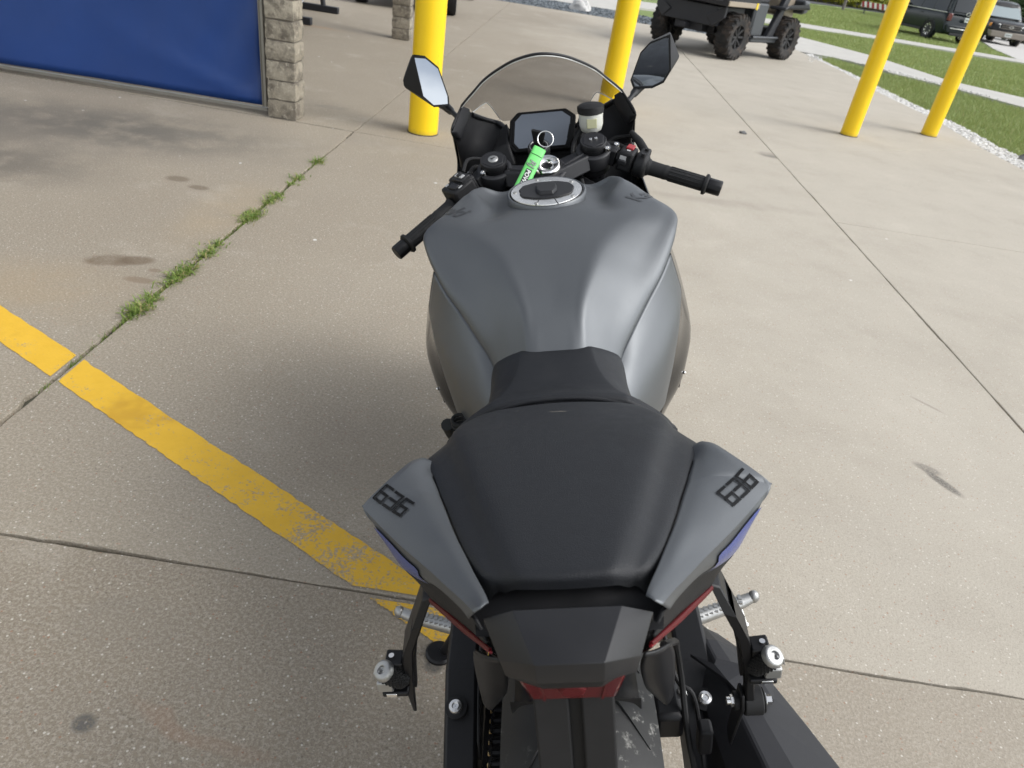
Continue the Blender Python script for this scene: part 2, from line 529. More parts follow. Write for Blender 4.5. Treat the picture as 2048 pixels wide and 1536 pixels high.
t = NT("split_stone")
v = t.coord()
gi = t.node("ShaderNodeObjectInfo")
c = t.mix(gi.outputs["Random"], (0.26, 0.228, 0.175), (0.38, 0.342, 0.27))
c = t.mix(t.ramp(t.noise(v, 9.0, 6, 0.65), 0.42, 0.66), c, (0.13, 0.112, 0.088))
c = t.mix(t.ramp(t.noise(v, 30.0, 5, 0.7), 0.52, 0.75), c, (0.50, 0.45, 0.36))
t.set(Base_Color=c, Roughness=0.9)
t.bump(t.noise(v, 38.0, 7, 0.7), 0.9, 0.016)
M["stone"] = t.m
M["mortar"] = simple("mortar", (0.16, 0.14, 0.115), 0.95, var=0.2)

t = NT("blue_vinyl")
v = t.coord()
t.set(Base_Color=t.mix(t.noise(v, 1.5, 4), (0.005, 0.033, 0.15), (0.008, 0.050, 0.225)), Roughness=0.42)
t.bump(t.noise(t.coord((1.0, 1.0, 0.5)), 3.0, 3, 0.5, 0.5), 0.25, 0.03)
M["vinyl"] = t.m
M["aluminium"] = simple("aluminium", (0.30, 0.29, 0.26), 0.45, 0.7, 0.15, 20)

t = NT("yellow_sleeve")
v = t.coord()
f = t.noise(v, 6.0, 4, 0.6)
c = t.mix(f, (0.84, 0.53, 0.001), (0.88, 0.61, 0.002))
gz = t.node("ShaderNodeSeparateXYZ")
t.l.new(v, gz.inputs[0])
c = t.mix(t.math('MULTIPLY', t.ramp(t.math('ADD', gz.outputs["Z"], t.math('MULTIPLY', t.noise(v, 40.0, 4, .7), 0.06)), 0.075, 0.025), 0.5), c, (0.30, 0.21, 0.05))
sc_ = t.ramp(t.noise(t.coord((30.0, 30.0, 4.0)), 1.4, 5, 0.7), 0.66, 0.76)
c = t.mix(t.math('MULTIPLY', sc_, 0.6), c, (0.34, 0.20, 0.03))
c = t.mix(t.math('MULTIPLY', t.ramp(t.noise(v, 22.0, 6, 0.75), 0.68, 0.74), 0.5), c, (0.20, 0.15, 0.07))
t.set(Base_Color=c, Roughness=0.42)
t.bump(t.noise(v, 130.0, 2), 0.06, 0.001)
M["bollard"] = t.m

# ------------------------------------------------------------------ ground
gsheet = MB().add([(-700, -700, -0.06), (700, -700, -0.06), (700, 900, -0.06), (-700, 900, -0.06)], [(0, 1, 2, 3)]).build("ground", "lawn", smooth=0, recalc=False)
gsheet["kind"] = "structure"

def inset(poly, d):
    n = len(poly)
    out = []
    for i in range(n):
        p0, p1, p2 = Vector(poly[i - 1]), Vector(poly[i]), Vector(poly[(i + 1) % n])
        e1, e2 = (p1 - p0).normalized(), (p2 - p1).normalized()
        n1, n2 = Vector((-e1.y, e1.x)), Vector((-e2.y, e2.x))
        b = n1 + n2
        k = max(b.dot(n1), 0.2)
        out.append(p1 + b * (d / k))
    return out

def slab_mesh(poly, gap, rough, seed):
    """one pour of concrete with chipped arrises"""
    rng = random.Random(seed)
    lv = []
    rings = [(gap, -0.05, 1.0), (gap, -0.010, 1.0), (gap + 0.0012, -0.0015, 1.0), (gap + 0.0035, 0.0, 0.9)]
    cnt = []
    for i in range(len(poly)):
        L = (Vector(poly[(i + 1) % len(poly)]) - Vector(poly[i])).length
        cnt.append(max(2, min(160, int(L / 0.035))))
    amp = []
    for i, c_ in enumerate(cnt):
        a_, cur = [], 0.0
        for k in range(c_):
            cur = cur * 0.75 + rng.gauss(0, 1) * rough * 0.5
            if rng.random() < 0.02:
                cur += rough * 2.5
            a_.append(max(-gap * 0.6, cur) if 0 < k else 0.0)
        amp.append(a_)
    m = MB()
    nper = sum(cnt)
    for d, z, w in rings:
        q = inset(poly, d)
        for i in range(len(q)):
            a, b = q[i], q[(i + 1) % len(q)]
            nrm = Vector((-(b - a).y, (b - a).x)).normalized()
            for k in range(cnt[i]):
                p = a + (b - a) * (k / cnt[i]) + nrm * amp[i][k] * w
                m.v.append(Vector((p.x, p.y, z)))
    for r_ in range(len(rings) - 1):
        for k in range(nper):
            k2 = (k + 1) % nper
            m.f.append((r_ * nper + k, r_ * nper + k2, (r_ + 1) * nper + k2, (r_ + 1) * nper + k))
    m.f.append(tuple((len(rings) - 1) * nper + k for k in range(nper)))
    return m

apron = empty("concrete_apron")
apron["kind"] = "structure"
MB().add([(-9, -6, -0.016), (4.66, -6, -0.016), (4.66, 17.4, -0.016), (-9, 17.4, -0.016)], [(0, 1, 2, 3)]).build("joint_filler", "joint", apron, smooth=0, recalc=False)
XL, XR = -1.66, 1.69
SLABS = [
    ([(XL, -5.5), (XR, -5.5), (XR, 0.607), (XL, 0.607)], .0022, .0022),
    ([(XL, 0.607), (XR, 0.607), (XR, 6.22), (-0.9, 4.55), (XL, 4.59)], .0022, .0018),
    ([(XL, 4.59), (-0.9, 4.55), (XR, 6.22), (XR, 17.4), (XL, 17.4)], .0025, .001),
    ([(XR, -5.5), (4.55, -5.5), (4.55, 0.607), (XR, 0.607)], .0022, .0015),
    ([(XR, 0.607), (4.55, 0.607), (4.55, 4.27), (XR, 4.27)], .0025, .001),
    ([(XR, 4.27), (4.55, 4.27), (4.55, 8.06), (XR, 6.22)], .0015, .0008),
    ([(XR, 6.22), (4.55, 8.06), (4.72, 9.8), (4.66, 11.8), (4.80, 14.0), (4.7, 17.4), (XR, 17.4)], .002, .001),
    ([(-5.0, -5.5), (XL, -5.5), (XL, 0.607), (-5.0, 0.607)], .013, .005),
    ([(-5.0, 0.607), (XL, 0.607), (XL, 4.59), (-5.0, 4.70)], .012, .005),
    ([(-5.0, 4.70), (XL, 4.59), (XL, 17.4), (-5.0, 17.4)], .005, .002),
    ([(-9.0, -5.5), (-5.0, -5.5), (-5.0, 4.70), (-9.0, 4.70)], .005, .002),
    ([(-9.0, 4.70), (-5.0, 4.70), (-5.0, 17.4), (-9.0, 17.4)], .005, .002),
]
for i, (poly, gap, rough) in enumerate(SLABS):
    slab_mesh(poly, gap, rough, 11 + i).build("slab", "concrete_left" if max(p[0] for p in poly) < XL + .01 else ("concrete_right" if min(p[0] for p in poly) > XR - .01 else "concrete_mid"), apron, smooth=0, recalc=False)

# worn yellow paint line, broken where it crosses the two joints
line = empty("yellow_line")
line["kind"] = "structure"
D = Vector((0.877, -0.481))                       # direction of the line
Nn = Vector((0.481, 0.877))
C0 = Vector((-1.62, 1.262))
def stripe_piece(lim0, lim1, seed):
    """lim: function of the offset across the line giving the distance along it"""
    rng = random.Random(seed)
    rows_ = []
    for k in range(7):
        w = .058 - .116 * k / 6
        a, b = lim0(w), lim1(w)
        row = []
        for i in range(70):
            j1 = rng.uniform(-.0025, .0025) if k in (0, 6) else 0
            q = C0 + D * (a + (b - a) * i / 69) + Nn * (w + j1)
            row.append(Vector((q.x, q.y, .0018)))
        rows_.append(row)
    return MB().grid(rows_).build("paint_stripe", "yellow_line", line, smooth=0, recalc=False)
at_x = lambda X: (lambda w: (X - C0.x - Nn.x * w) / D.x)
at_y = lambda Y: (lambda w: (Y - C0.y - Nn.y * w) / D.y)
stripe_piece(lambda w: -2.2, at_x(XL - .021), 1)
stripe_piece(at_x(XL + .014), at_y(.607 + .014), 2)
stripe_piece(at_y(.607 - .014), lambda w: 1.66 + w * .5, 3)

# ------------------------------------------------------------------ grass, gravel, paths
def in_poly(p, poly):
    x, y = p
    c = False
    n = len(poly)
    for i in range(n):
        (x1, y1), (x2, y2) = poly[i], poly[i - 1]
        if (y1 > y) != (y2 > y) and x < (x2 - x1) * (y - y1) / (y2 - y1) + x1:
            c = not c
    return c

def scatter(poly, n, rng):
    xs, ys = [p[0] for p in poly], [p[1] for p in poly]
    out = []
    while len(out) < n:
        p = (rng.uniform(min(xs), max(xs)), rng.uniform(min(ys), max(ys)))
        if in_poly(p, poly):
            out.append(p)
    return out

def sheet(name, poly, z, mat, thick=0.05):
    m = MB().prism([(x, y, z - thick) for x, y in poly], (0, 0, thick))
    o = m.build(name, mat, smooth=0)
    o["kind"] = "structure"
    return o

M["path_concrete"] = simple("path_concrete", (0.44, 0.425, 0.39), 0.85, var=0.16, vscale=3.0, bump=0.3, bscale=120)
M["asphalt"] = simple("asphalt", (0.055, 0.055, 0.058), 0.9, var=0.2, vscale=20, bump=0.4, bscale=150)
path_near = [(4.72, 16.9), (5.5, 16.75), (6.05, 16.2), (6.2, 15.35), (6.9, 14.5), (7.1, 14.1), (7.7, 13.0), (9.4, 11.0), (12.0, 8.6)]
path_far = [(13.0, 10.2), (10.3, 12.6), (8.5, 14.7), (7.7, 15.5), (7.5, 15.9), (7.2, 18.0), (7.0, 19.0), (5.9, 21.4), (4.72, 23.5)]
sheet("footpath", path_near + path_far, -0.008, "path_concrete")
sheet("pavement", [(1.4, 22.5), (7.2, 25.9), (9.9, 26.2), (40, 25.0), (40, 27.6), (15.3, 27.7), (10.5, 28.2), (7.6, 28.3), (1.0, 25.5)], -0.01, "path_concrete")
sheet("driveway", [(15.4, 28.0), (24, 27.6), (30, 70), (22.6, 60), (19.2, 38.5), (16.9, 32.8)], -0.03, "grey_gravel")
sheet("street", [(-60, 54.0), (13.5, 54.0), (20, 60), (60, 66), (60, 80), (-60, 74)], -0.035, "asphalt")
sheet("walk_behind_bed", [(-9, 20.4), (1.4, 20.4), (1.4, 25.0), (-9, 25.0)], -0.02, "path_concrete")

def blades(name, poly, n, h, w, seed, mat="grass_blade", z=-0.06, lean=0.5):
    rng = random.Random(seed)
    vs, fs = [], []
    for x, y in scatter(poly, n, rng):
        a = rng.uniform(0, 6.283)
        hh = h * rng.uniform(.55, 1.25) * (0.8 + 0.5 * noise.noise(Vector((x * .9, y * .9, seed))))
        lx, ly = rng.gauss(0, lean) * hh, rng.gauss(0, lean) * hh
        dx, dy = math.cos(a) * w, math.sin(a) * w
        k = len(vs)
        vs += [(x - dx, y - dy, z), (x + dx, y + dy, z), (x + lx, y + ly, z + hh)]
        fs.append((k, k + 1, k + 2))
    me = bpy.data.meshes.new(name)
    me.from_pydata(vs, [], fs)
    me.materials.append(M[mat])
    o = bpy.data.objects.new(name, me)
    COL.objects.link(o)
    o["kind"] = "stuff"
    return o
verge = [(4.98, 5.5), (4.98, 8.2), (5.0, 9.8), (4.95, 11.5), (5.0, 13.5), (4.92, 15.6), (5.1, 16.5), (5.5, 16.6), (5.95, 16.1), (6.1, 15.3), (6.8, 14.4), (7.0, 14.0), (7.6, 12.9), (9.3, 10.9), (11.9, 8.5), (11, 5.5)]
tag(blades("grass_verge", verge, 90000, 0.085, 0.005, 3), "mown green grass between the white gravel strip and the footpath", "grass")
mid = [(6.0, 21.5), (7.1, 19.1), (7.35, 18.0), (7.6, 16.0), (7.8, 15.6), (8.6, 14.8), (10.4, 12.7), (16, 15), (19, 25.3), (11.9, 25.4), (9.9, 26.1), (7.2, 25.8), (4.9, 24.4), (5.0, 23.3)]
tag(blades("grass_strip", mid, 90000, 0.085, 0.009, 4), "mown green grass between the footpath and the pavement", "grass")
lawn = [(7.8, 28.5), (15.2, 27.9), (16.7, 32.8), (19.0, 38.5), (22, 58), (14, 52), (10, 45)]
tag(blades("grass_lawn", lawn, 60000, 0.10, 0.014, 5), "mown lawn under the dark car", "grass")

def pebbles(name, poly, n, size, seed, mat, z=-0.055, label="", cat="gravel"):
    rng = random.Random(seed)
    m = MB()
    for x, y in scatter(poly, n, rng):
        vs, fs = blob_stone(rng, size * rng.uniform(.6, 1.5))
        zz = z + rng.uniform(0, size * .8)
        m.add([p + Vector((x, y, zz)) for p in vs], fs)
    o = m.build(name, mat, smooth=0, kind="stuff", recalc=False)
    return tag(o, label, cat)
gs_poly = [(4.54, 5.5), (4.54, 8.0), (4.60, 8.6), (4.76, 9.7), (4.68, 11.6), (4.82, 13.6), (4.74, 16.5), (5.0, 16.8), (4.92, 15.6), (5.0, 13.6), (5.0, 12.4), (5.0, 10.5), (5.04, 9.7), (4.95, 8.5), (5.06, 5.5)]
pebbles("white_gravel_strip", gs_poly, 6500, 0.021, 7, "white_gravel", z=-.035, label="strip of white crushed stone along the concrete edge")
pebbles("dark_gravel_bed", [(-4.5, 17.45), (4.6, 17.45), (4.6, 17.7), (1.3, 20.3), (-4.5, 20.3)], 9000, 0.032, 8, "dark_gravel", label="bed of dark landscaping stones at the far edge of the apron")
pebbles("spilled_stones", [(4.3, 14.5), (5.4, 16.8), (6.6, 15.6), (7.2, 14.4), (7.6, 13.5), (6.5, 14.8), (5.6, 16.6), (4.7, 16.2)], 260, 0.018, 9, "white_gravel", z=-0.01, label="loose white stones scattered on the footpath")
MB().add([(4.5, 5, -0.052), (5.1, 5, -0.052), (5.1, 17, -0.052), (4.5, 17, -0.052)], [(0, 1, 2, 3)]).build("gravel_bed_base", "joint", smooth=0, recalc=False)["kind"] = "structure"
MB().add([(-9, 17.4, -0.055), (4.6, 17.4, -0.055), (1.4, 20.4, -0.055), (-9, 20.4, -0.055)], [(0, 1, 2, 3)]).build("stone_bed_base", "joint", smooth=0, recalc=False)["kind"] = "structure"

def boulder(name, loc, s, seed, mat, label):
    bm = bmesh.new()
    bmesh.ops.create_icosphere(bm, subdivisions=4, radius=1.0)
    for v_ in bm.verts:
        p = v_.co.copy()
        k = 1 + .30 * noise.noise(p * 1.2 + Vector((seed, 0, 0))) + .12 * noise.noise(p * 3.1 + Vector((0, seed, 0))) + .04 * noise.noise(p * 8)
        v_.co = Vector((p.x * s[0], p.y * s[1], p.z * s[2])) * k
    me = bpy.data.meshes.new(name)
    bm.to_mesh(me)
    bm.free()
    me.materials.append(M[mat])
    me.polygons.foreach_set("use_smooth", [True] * len(me.polygons))
    me.set_sharp_from_angle(angle=R(25))
    o = bpy.data.objects.new(name, me)
    COL.objects.link(o)
    o.location = loc
    return tag(o, label, "rock")
boulder("boulder", (5.06, 7.92, -0.02), (.19, .17, .11), 2.0, "boulder", "dark grey rock on the grass edge at the right of the yellow posts")
boulder("boulder", (-0.10, 18.75, 0.02), (.24, .2, .19), 5.0, "pale_boulder", "white boulder lying in the dark stone bed")
boulder("pebble", (1.545, 6.77, 0.008), (.035, .028, .016), 3.0, "boulder", "single small pebble lying on bare concrete near the joint")

# weeds in the open joint
def weeds():
    rng = random.Random(21)
    vs, fs = [], []
    clumps = [(-1.640, 1.70, .075, 1.3), (-1.63, 1.80, .05, .7), (-1.640, 1.99, .09, 1.3), (-1.645, 2.08, .07, 1.0), (-1.642, 2.25, .075, .9), (-1.65, 2.36, .04, .5),
              (-1.668, 2.72, .08, 1.2), (-1.675, 2.80, .05, .6), (-1.668, 3.0, .09, 1.0), (-1.672, 3.08, .05, .6), (-1.69, 3.42, .06, .7), (-1.695, 3.76, .055, 1.0), (-1.66, 3.3, .03, .3)]
    for cx, cy, rad, dens in clumps:
        for _ in range(int(230 * dens)):
            x = XL + rng.gauss(0, .019)
            y = cy + rng.gauss(0, rad * .48)
            a = rng.uniform(0, 6.283)
            L = rng.uniform(.010, .038) * (0.7 + .4 * dens)
            up = rng.uniform(.25, 1.0)
            d = Vector((math.cos(a), math.sin(a), 0))
            s = Vector((-d.y, d.x, 0)) * rng.uniform(.0012, .0026)
            p0 = Vector((x, y, -.008))
            p1 = p0 + d * L * .45 + Vector((0, 0, L * up * .8))
            p2 = p0 + d * L + Vector((0, 0, L * up * .9))
            k = len(vs)
            vs += [tuple(p0 - s), tuple(p0 + s), tuple(p1 + s), tuple(p1 - s), tuple(p2)]
            fs += [(k, k + 1, k + 2, k + 3), (k + 3, k + 2, k + 4)]
    for _ in range(1500):                                   # moss and seedlings along the joint
        y = rng.uniform(1.15, 3.9)
        if noise.noise(Vector((y * 3, 0, 1))) < -.12 and rng.random() > .1:
            continue
        x = XL + rng.gauss(0, .009)
        a, L = rng.uniform(0, 6.28), rng.uniform(.006, .026)
        k = len(vs)
        vs += [(x - .002, y, -.012), (x + .002, y, -.012), (x + math.cos(a) * L, y + math.sin(a) * L, -.004 + L * .6)]
        fs.append((k, k + 1, k + 2))
    me = bpy.data.meshes.new("joint_weeds")
    me.from_pydata(vs, [], fs)
    me.materials.append(M["weed_blade"])
    o = bpy.data.objects.new("joint_weeds", me)
    COL.objects.link(o)
    o["kind"] = "stuff"
    tag(o, "green weeds and grass growing out of the slab joint", "weeds")
weeds()

# ------------------------------------------------------------------ stone pillars and blue curtain
def pillar(loc, w, d, course, nc, seed, label):
    rng = random.Random(seed)
    root = tag(empty("stone_pillar", loc), label, "pillar", "stone pillars of the wash bays")
    MB().box((0, 0, nc * course / 2), (w - .024, d - .024, nc * course)).build("mortar_core", "mortar", root)
    def block(sx, sy, sz, c):
        bm = bmesh.new()
        bmesh.ops.create_cube(bm, size=1.0)
        bmesh.ops.subdivide_edges(bm, edges=bm.edges[:], cuts=3, use_grid_fill=True)
        sd = rng.uniform(0, 90)
        for v_ in bm.verts:
            p = v_.co.copy()
            edge = sum(1 for q in p if abs(abs(q) - .5) < 1e-4)
            n3 = noise.noise_vector(Vector((p.x * sx, p.y * sy, p.z * sz)) * 22 + Vector((sd, 0, 0)))
            q = Vector((p.x * sx, p.y * sy, p.z * sz))
            pull = 1 - (.035 if edge == 2 else (.07 if edge == 3 else -.02))
            v_.co = Vector((q.x * pull, q.y * pull, q.z * (1 - (.02 if edge >= 2 else 0)))) + n3 * .0065
        m = MB()
        m.v = [v_.co + Vector(c) for v_ in bm.verts]
        m.f = [tuple(v_.index for v_ in f.verts) for f in bm.faces]
        bm.free()
        m.build("stone", "stone", root, smooth=35, recalc=False)
    for i in range(nc):
        h = course - .009
        z = course * (i + .5)
        j = rng.uniform(-.004, .004)
        block(w + j, d + rng.uniform(-.006, .006), h, (rng.uniform(-.003, .003), rng.uniform(-.003, .003), z))
    return root
pillar((-2.185, 4.70, 0), .205, .19, .1275, 19, 4, "split-face stone pillar at the right edge of the blue curtain")
pillar((-2.36, 9.32, 0), .23, .20, .1285, 19, 5, "farther split-face stone pillar, partly behind the leftmost yellow post")

cur = tag(empty("blue_curtain", (-4.9, 4.70, 0)), "blue vinyl curtain in a thin grey metal frame beside the stone pillar", "curtain")
rows = []
for i in range(50):
    row = []
    for j in range(90):
        x = j / 89 * 5.30
        z = 0.055 + i / 49 * 2.33
        y = 0.022 * noise.noise(Vector((x * 1.3, z * .9, 0))) + 0.006 * noise.noise(Vector((x * 5, z * 2.2, 3)))
        # slack folds pulled toward the lower right corner
        dx, dz = 5.30 - x, z - .06
        rr = math.hypot(dx, dz)
        ang = math.atan2(dz, dx)
        y += 0.036 * math.exp(-((ang - .30) / .09) ** 2) * math.exp(-rr / .4) * min(1, rr / .1) * -1
        y += 0.007 * math.sin(ang * 16) * math.exp(-rr / .45) * min(1, rr / .15) * (1 if ang > .7 else 0)
        y += 0.016 * math.sin((x - z * .55) * 20) * math.exp(-dx / .22) * math.exp(-((z - .5) / .4) ** 2)
        row.append(Vector((x - 2.74, y - .01, z)))
    rows.append(row)
MB().grid(rows).build("curtain_sheet", "vinyl", cur, smooth=80, solid=.003)
MB().box((-.09, -.02, .034), (5.36, .035, .022)).box((-.09, -.036, .043), (5.36, .008, .008)).build("bottom_rail", "aluminium", cur, bevel=.003)
MB().box((2.575, -.02, 1.22), (.026, .045, 2.33)).box((2.562, -.045, 1.22), (.008, .012, 2.33)).build("side_rail", "aluminium", cur, bevel=.003)
MB().box((-2.79, -.02, 1.22), (.03, .045, 2.33)).build("side_rail", "aluminium", cur, bevel=.003)
MB().box((-.09, -.02, 2.40), (5.36, .04, .035)).build("top_rail", "aluminium", cur, bevel=.003)

# unseen wash bay roof and end wall, added to block bright sky on the left
M["added_fascia"] = simple("added_fascia_paint", (0.30, 0.28, 0.24), 0.6, var=0.1, vscale=3)
M["added_roofing"] = simple("added_roof_shingle", (0.07, 0.065, 0.06), 0.9, var=0.3, vscale=12, bump=0.4, bscale=60)
roof = tag(empty("added_bay_roof", (-5.6, 7.0, 0)), "long low unseen roof added over the wash bays to dim the sky", "roof")
MB().box((0, 0, 2.62), (7.2, 5.2, .36)).build("added_fascia", "added_fascia", roof, bevel=.02)
MB().hexa([(-3.75, -2.75, 2.81), (3.75, -2.75, 2.81), (3.75, 2.75, 2.81), (-3.75, 2.75, 2.81)], [(-3.2, -.1, 3.75), (3.2, -.1, 3.75), (3.2, .1, 3.75), (-3.2, .1, 3.75)]).build("added_roof_slope", "added_roofing", roof, bevel=.02)
wall = tag(empty("added_bay_wall", (-8.4, 7.0, 0)), "unseen stone end wall added to the wash bays to dim the sky", "wall")
MB().box((0, 0, 1.22), (.22, 4.7, 2.44)).build("added_wall_core", "stone", wall, bevel=.01)

# ------------------------------------------------------------------ yellow posts
def bollard(loc, r, tilt, label):
    root = tag(empty("bollard", loc, (0, 0, tilt)), label, "bollard", "yellow safety posts")
    H = 1.62
    m = MB()
    prof = [(r, 0.0)] + [(r, 0.05 + i * .1) for i in range(12)] + [(r, H - r * .5)] + [(r * math.cos(a * math.pi / 12), H - r * .5 + r * .5 * math.sin(a * math.pi / 12)) for a in range(1, 6)] + [(0.001, H)]
    m.lathe(prof, (0, 0, 0), (0, 0, 1), 48)
    m.build("sleeve", "bollard", root, smooth=50)
    MB().lathe([(r + .006, -.004), (r + .006, .004), (r - .004, .008)], (0, 0, 0), (0, 0, 1), 40).build("base_joint", "joint", root)
    return root
bollard((-1.225, 4.87, 0), .108, 0, "leftmost yellow post, right behind the left mirror")
bollard((0.235, 7.06, 0), .108, 1, "yellow post standing behind the windscreen and right mirror")
bollard((2.85, 7.61, 0), .089, 2, "left one of the two slimmer yellow posts near the grass")
bollard((4.06, 8.44, 0), .089, 3, "rightmost yellow post beside the white gravel")

# ------------------------------------------------------------------ motorcycle materials
t = NT("matte_grey_paint")
v = t.coord()
fl = t.noise(v, 2200.0, 2, 0.6)
t.set(Base_Color=t.mix(fl, (0.094, 0.100, 0.106), (0.152, 0.160, 0.168)), Metallic=0.68, Roughness=t.ramp(t.noise(v, 14.0, 4), 0.2, 0.8, 0.46, 0.53))
t.bump(fl, 0.03, 0.0004)
M["grey_paint"] = t.m

t = NT("seat_vinyl")
v = t.coord()
vo = t.voro(v, 900.0)
d = t.noise(v, 25.0, 6, 0.7)
c = t.mix(t.math('MULTIPLY', t.ramp(d, 0.45, 0.75), 0.4), (0.0105, 0.0115, 0.0140), (0.019, 0.0195, 0.0215))
# scuff of pale dust near the front of the pillion pad
mp = t.node("ShaderNodeMapping", vector_type='TEXTURE')
mp.inputs["Location"].default_value = (0.0, 0.205, 0.9)
mp.inputs["Rotation"].default_value = (0, 0, R(-6))
mp.inputs["Scale"].default_value = (0.012, 0.0024, 10.0)
t.l.new(v, mp.inputs["Vector"])
ln = t.node("ShaderNodeVectorMath", operation='LENGTH')
t.l.new(mp.outputs[0], ln.inputs[0])
c = t.mix(t.math('MULTIPLY', t.ramp(ln.outputs["Value"], 1.2, 0.3), t.ramp(t.noise(v, 300.0, 4, .7), .35, .6, .1, .6)), c, (0.28, 0.25, 0.20))
t.set(Base_Color=c, Roughness=t.ramp(d, 0.3, 0.7, 0.50, 0.62))
t.b.inputs["Specular IOR Level"].default_value = 0.36
t.bump(vo, 0.35, 0.0007)
M["seat"] = t.m
M["plastic"] = simple("black_plastic", (0.009, 0.009, 0.010), 0.58, var=0.3, vscale=60, bump=0.12, bscale=1500, spec=0.3)
M["plastic_soft"] = simple("satin_black_plastic", (0.011, 0.011, 0.0125), 0.46, var=0.2, vscale=40, bump=0.05, bscale=1800, spec=0.4)
M["gloss_black"] = simple("gloss_black_paint", (0.003, 0.003, 0.004), 0.15, spec=0.20)
M["black_metal"] = simple("black_metal", (0.0065, 0.0065, 0.0075), 0.45, 0.0, var=0.3, vscale=80, spec=0.35)
M["cast_metal"] = simple("black_cast_metal", (0.013, 0.013, 0.0155), 0.55, 0.0, var=0.2, vscale=120, bump=0.15, bscale=900)
M["silver"] = simple("silver_metal", (0.80, 0.79, 0.77), 0.24, 0.95, var=0.15, vscale=60)
M["alloy"] = simple("cast_alloy", (0.40, 0.40, 0.39), 0.45, 0.85, var=0.2, vscale=90, bump=0.1)
M["chrome"] = simple("bright_metal", (0.80, 0.79, 0.77), 0.12, 1.0)
M["brass"] = simple("chain_brass", (0.50, 0.38, 0.20), 0.35, 0.95)
M["rubber"] = simple("rubber", (0.011, 0.011, 0.0115), 0.66, var=0.3, vscale=90, bump=0.15, bscale=700, spec=0.35)
M["red_switch"] = simple("red_switch", (0.30, 0.022, 0.025), 0.4)
M["grey_mark"] = simple("grey_marking", (0.42, 0.42, 0.42), 0.6)
M["green_strap"] = simple("green_strap", (0.15, 0.60, 0.15), 0.45, var=0.15, vscale=80, bump=0.1, bscale=1500)
M["print_black"] = simple("black_print", (0.012, 0.012, 0.012), 0.5)
M["print_white"] = simple("white_print", (0.72, 0.74, 0.70), 0.5)
M["decal_grey"] = simple("dark_grey_lettering", (0.035, 0.037, 0.040), 0.42)
M["decal_black"] = simple("gloss_black_decal", (0.003, 0.003, 0.003), 0.25, spec=0.15)
M["decal_sky_tint"] = simple("sky_tinted_decal", (0.045, 0.070, 0.25), 0.25, 0.2)  # gloss decal with its sky reflection coloured in as blue
M["screen_glass"] = simple("display_glass", (0.085, 0.10, 0.125), 0.22, spec=0.9)
M["dash_black"] = simple("dash_black", (0.004, 0.004, 0.0045), 0.6, spec=0.15)
M["mirror_glass"] = simple("mirror_glass", (0.66, 0.70, 0.74), 0.02, 1.0)

t = NT("tyre_rubber")
v = t.coord()
dm = t.ramp(t.noise(v, 55.0, 7, 0.75), 0.56, 0.70)
dm = t.math('MULTIPLY', dm, t.ramp(t.noise(v, 9.0, 4), 0.40, 0.62))
t.set(Base_Color=t.mix(t.math('MULTIPLY', dm, 0.7), (0.014, 0.014, 0.014), (0.40, 0.39, 0.36)), Roughness=0.62)
t.bump(t.noise(v, 500.0, 4), 0.2, 0.001)
M["tyre"] = t.m

t = NT("smoked_screen")
tr = t.node("ShaderNodeBsdfTransparent")
tr.inputs["Color"].default_value = (0.50, 0.497, 0.50, 1)
gl = t.node("ShaderNodeBsdfGlossy")
gl.inputs["Roughness"].default_value = 0.04
gl.inputs["Color"].default_value = (0.9, 0.9, 0.9, 1)
lw = t.node("ShaderNodeLayerWeight")
lw.inputs["Blend"].default_value = 0.35
fac = t.math('ADD', t.math('MULTIPLY', t.math('POWER', lw.outputs["Facing"], 4.0), 0.35), 0.035)
mx = t.node("ShaderNodeMixShader")
t.l.new(fac, mx.inputs[0])
t.l.new(tr.outputs[0], mx.inputs[1])
t.l.new(gl.outputs[0], mx.inputs[2])
t.l.new(mx.outputs[0], t.out.inputs["Surface"])
M["windscreen"] = t.m

t = NT("red_lens")
t.set(Base_Color=(0.105, 0.008, 0.010), Roughness=0.16)
t.b.inputs["Coat Weight"].default_value = 0.6
M["red_lens"] = t.m
M["red_strip"] = simple("red_strip_lens", (0.085, 0.003, 0.006), 0.4, spec=0.25)
t = NT("bright_red_lens")
t.set(Base_Color=(0.20, 0.005, 0.012), Roughness=0.3)
M["red_bright"] = t.m
t = NT("reservoir_plastic")
t.set(Base_Color=(0.58, 0.58, 0.53), Roughness=0.35)
t.b.inputs["Subsurface Weight"].default_value = 0.25
t.b.inputs["Subsurface Radius"].default_value = (0.02, 0.02, 0.015)
M["reservoir"] = t.m
M["fluid"] = simple("brake_fluid_window", (0.48, 0.47, 0.30), 0.3)

# ------------------------------------------------------------------ motorcycle
bike = tag(empty("motorcycle"), "matte grey and black sport motorcycle leaning on its side stand", "motorcycle")
bike.rotation_mode = 'XYZ'
bike.matrix_world = Matrix.Rotation(R(3.385), 4, 'Z') @ Matrix.Rotation(R(-13.188), 4, 'Y')

def both(fn):
    """run a right-hand builder for both sides"""
    for s in (1, -1):
        fn(s)
def sided(m, s):
    return m if s > 0 else m.mirror()

